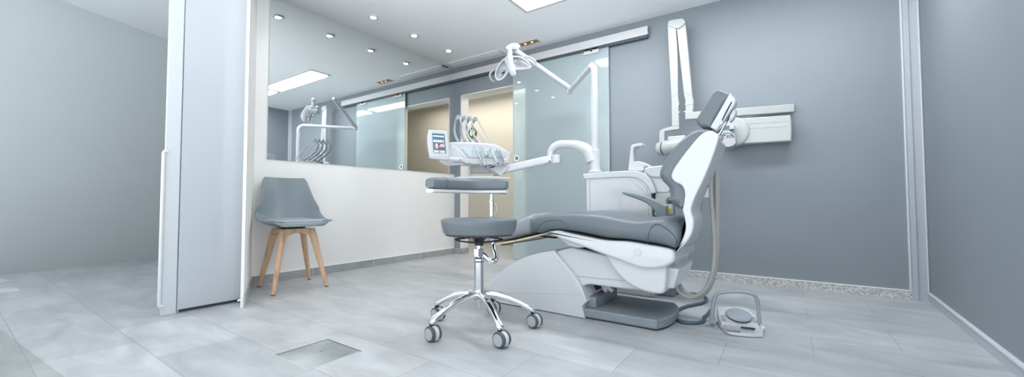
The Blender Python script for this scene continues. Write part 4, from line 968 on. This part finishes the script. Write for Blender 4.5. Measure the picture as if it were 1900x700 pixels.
# ------------------------------------------------------------------ wall X-ray unit
def xray():
    t = empty('wall_xray_unit', (3.2, -.02, 1.1), 'white wall-mounted X-ray unit with folded arm on the grey wall behind the backrest', 'X-ray unit')
    Y = -.14
    # generator box
    px = [(1345, 221, 1), (1400, 217.5), (1466, 213, 1), (1468.5, 220), (1469.5, 240), (1468.5, 262, 1), (1400, 266), (1345, 269, 1)]
    g = part('generator_box', yprism(px, -.13, .115, .012), 'white_enamel', t)
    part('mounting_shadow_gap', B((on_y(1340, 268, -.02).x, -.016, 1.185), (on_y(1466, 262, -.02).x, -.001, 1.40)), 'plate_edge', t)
    for a_ in ((1382, 230, 1462, 224.5), (1382, 238.5, 1462, 234)):
        part('groove', tube([on_y(a_[0], a_[1], -.1312), on_y(a_[2], a_[3], -.1312)], .0018, 6), 'hood', g)
    part('round_cover', lathe([(0, 0), (.108, 0), (.124, -.010), (.128, -.03), (.128, -.06), (0, -.06)][::-1], on_y(1358, 244.5, -.15), (0, -1, 0), 48), 'white_enamel', t)
    # wall bar / extension arm
    a, b = on_y(1472, 203, -.02), on_y(1271.5, 221, -.19)
    a.z = b.z = 1.452; w = (b-a).normalized(); s = V((-w.y, w.x, 0)); secs = []
    for k in (0, 1): secs.append(sup(a.lerp(b, k), s, Z, .022, .033, 16, .25))
    part('extension_arm', loft(secs), 'white_enamel', t)
    # folded scissor arm
    ya = -.19
    px = [(1271, 216, 1), (1271.5, 204, 1), (1272, 199), (1270.5, 194), (1271.5, 188), (1269, 178, 1), (1256, 60, 1), (1255, 50), (1271, 42, 1), (1273.5, 60), (1284, 172), (1286.5, 181, 1), (1286.5, 196), (1285, 214, 1)]
    part('rear_arm', yprism(px, ya, .05, .006), 'white_enamel', t)
    px = [(1246.5, 234, 1), (1245.5, 185, 1), (1239.5, 70), (1238.5, 46, 1), (1254, 52, 1), (1257, 100), (1258, 170), (1259, 187), (1260.5, 194), (1259, 199), (1260, 234, 1)]
    part('front_arm', yprism(px, ya-.012, .05, .006), 'white_enamel', t)
    px = [(1238.3, 48, 1), (1239.5, 41), (1244, 37.5), (1264, 34), (1269, 36), (1271.8, 41.5, 1), (1264, 49), (1258.5, 52), (1254, 52.5), (1248, 51)]
    part('hinge_cap', yprism(px, ya-.018, .065, .006), 'white_enamel', t)
    for L_ in ([(1246, 181.5), (1252, 177), (1257, 173.5)], [(1271.5, 172), (1279, 175.5), (1284.5, 180)], [(1271, 195.5), (1286.5, 193.5)]):
        part('arm_seam', tube([on_y(x, y, ya-.0125 if x < 1262 else ya-.0005) for x, y in L_], .0016, 6), 'grey_plastic', t)
    part('stop_knob', lathe([(0, 0), (.007, 0), (.007, .012), (0, .013)], on_y(1259, 208.5, ya), (1, 0, 0), 14), 'white2', t)
    part('stop_knob', lathe([(0, 0), (.007, 0), (.007, .012), (0, .013)], on_y(1272, 207.5, ya), (-1, 0, 0), 14), 'white2', t)
    # yoke
    px = [(1246.5, 234, 1), (1260, 234, 1), (1260, 240, 1), (1236, 243.5, 1), (1233, 246), (1233, 268, 1), (1223, 268, 1), (1223, 246), (1227, 240.5), (1234, 238)]
    part('yoke', yprism(px, ya-.01, .04, .006), 'white_enamel', t)
    # tube head
    c = on_y(1227, 276.5, ya); ax = V((.94, -.34, .0)).normalized(); e2 = on_y(1262, 270, ya-.05)
    ax = (e2-c).normalized()
    part('head_end', lathe([(0, -.030), (.045, -.030), (.060, -.022), (.064, -.010), (.064, .022), (0, .022)], c, ax, 40), 'white_enamel', t)
    part('head_ring', lathe([(0, .022), (.060, .022), (.060, .036), (0, .036)], c, ax, 40), 'cord', t, 'dark blue ring')
    part('tube_head', lathe([(0, .036), (.064, .036), (.068, .045), (.068, .20), (.055, .24), (0, .245)], c, ax, 40), 'white_enamel', t)
    part('head_cover', B(c+ax*.07+V((-.0, -.05, .03)), c+ax*.21+V((.02, .04, .085)), .018, None, seg=3), 'white_enamel', t)
    # control panel
    Yc = -.26
    px = [(1333, 262, 1), (1364.5, 259, 1), (1365, 266), (1360, 270.5), (1352, 273), (1334, 273, 1)]
    b = part('control_base', yprism(px, Yc, .15, .006), 'white_enamel', t)
    px = [(1338, 234, 1), (1362, 231.5, 1), (1365, 260, 1), (1333, 264, 1)]
    cb = part('control_panel', yprism(px, Yc, .12, .004), 'white_enamel', t)
    def cf(name, px, off, m, lab=None): part(name, yprism(px, Yc-off, .002, 0), m, cb, lab)
    cf('control_film', [(1344, 233.8, 1), (1353.5, 233, 1), (1352.5, 241, 1), (1342, 242, 1)], .001, 'panel_blue', 'slate-blue control film')
    cf('control_film', [(1336.5, 256.5, 1), (1340, 249.5), (1346, 247), (1352, 246.8), (1358, 248), (1362.5, 252), (1362.5, 255.5, 1)], .001, 'panel_blue', 'slate-blue control film')
    cf('control_film', [(1352.5, 240.2, 1), (1362.6, 239.2, 1), (1363, 248.5, 1), (1358, 246, 1), (1354, 243, 1)], .001, 'panel_blue', 'slate-blue control film')
    cf('display', [(1353, 240.6, 1), (1361, 239.8, 1), (1361, 242.6, 1), (1353.5, 243, 1)], .002, 'black')
    cf('display', [(1355, 234, 1), (1362, 233.4, 1), (1362, 236.5, 1), (1355, 237.2, 1)], .002, 'hood')
    cf('key_band', [(1345, 250.3), (1350, 249.2), (1356, 250), (1350, 250.8)], .002, 'icon')
    cf('key_band', [(1340, 254.6, 1), (1348, 252.8, 1), (1348, 254.4, 1), (1341, 255.8, 1)], .002, 'icon')
    cf('key_band', [(1351, 253.4, 1), (1359, 252.8, 1), (1359, 254.2, 1), (1351, 254.8, 1)], .002, 'icon_red')
    cf('orange_key', [(1341, 246, 1), (1344, 245, 1), (1344.3, 247.3, 1), (1341, 248.2, 1)], .002, 'orange', 'orange key')
xray()
# ------------------------------------------------------------------ light
def area(name, loc, size, power, col=(1, 1, 1), rot=(0, 0, 0), sy=None):
    l = bpy.data.lights.new(name, 'AREA'); l.energy = power; l.size = size; l.color = col
    if sy: l.shape = 'RECTANGLE'; l.size_y = sy
    o = bpy.data.objects.new(name, l); COL.objects.link(o); o.location = loc; o.rotation_euler = rot; return o
for x0, x1 in ((1.665, 2.985), (3.13, 4.30)): area('panel_light', ((x0+x1)/2, -.98, H-.03), x1-x0, 11, (.93, .97, 1), sy=.25)
for y in (-.5415, -1.0895, -1.6219, -2.1657):
    l = bpy.data.lights.new('downlight_beam', 'SPOT'); l.energy = 9; l.spot_size = 2.3; l.spot_blend = 1; l.shadow_soft_size = .04; l.color = (1, .99, .97)
    o = bpy.data.objects.new('downlight_beam', l); COL.objects.link(o); o.location = (.3804, y, H-.03)
area('corridor_light', (.2, .72, 2.36), 3.0, 20, (1, .94, .84), sy=.3)
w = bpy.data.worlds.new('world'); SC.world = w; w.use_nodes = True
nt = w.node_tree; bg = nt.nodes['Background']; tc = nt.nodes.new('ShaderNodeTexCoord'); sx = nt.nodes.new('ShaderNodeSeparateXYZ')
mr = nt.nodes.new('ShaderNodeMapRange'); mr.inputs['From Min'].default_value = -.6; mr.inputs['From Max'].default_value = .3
mr.inputs['To Min'].default_value = 4.6; mr.inputs['To Max'].default_value = 1.0  # added glow: world brighter below the horizon to lift the ceiling
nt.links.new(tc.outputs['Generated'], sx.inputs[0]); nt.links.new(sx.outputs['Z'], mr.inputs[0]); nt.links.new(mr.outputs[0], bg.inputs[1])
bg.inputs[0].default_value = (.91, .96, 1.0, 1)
SC.view_settings.view_transform = 'Standard'; SC.view_settings.look = 'None'; SC.view_settings.exposure = .42; SC.view_settings.gamma = 1
SC.view_settings.use_curve_mapping = False
SC.cycles.use_denoising = True
SC.cycles.max_bounces = 10; SC.cycles.diffuse_bounces = 8; SC.cycles.glossy_bounces = 5; SC.cycles.transmission_bounces = 6; SC.cycles.transparent_max_bounces = 8
SC.cycles.sample_clamp_indirect = 40
SC.cycles.caustics_reflective = False; SC.cycles.caustics_refractive = False
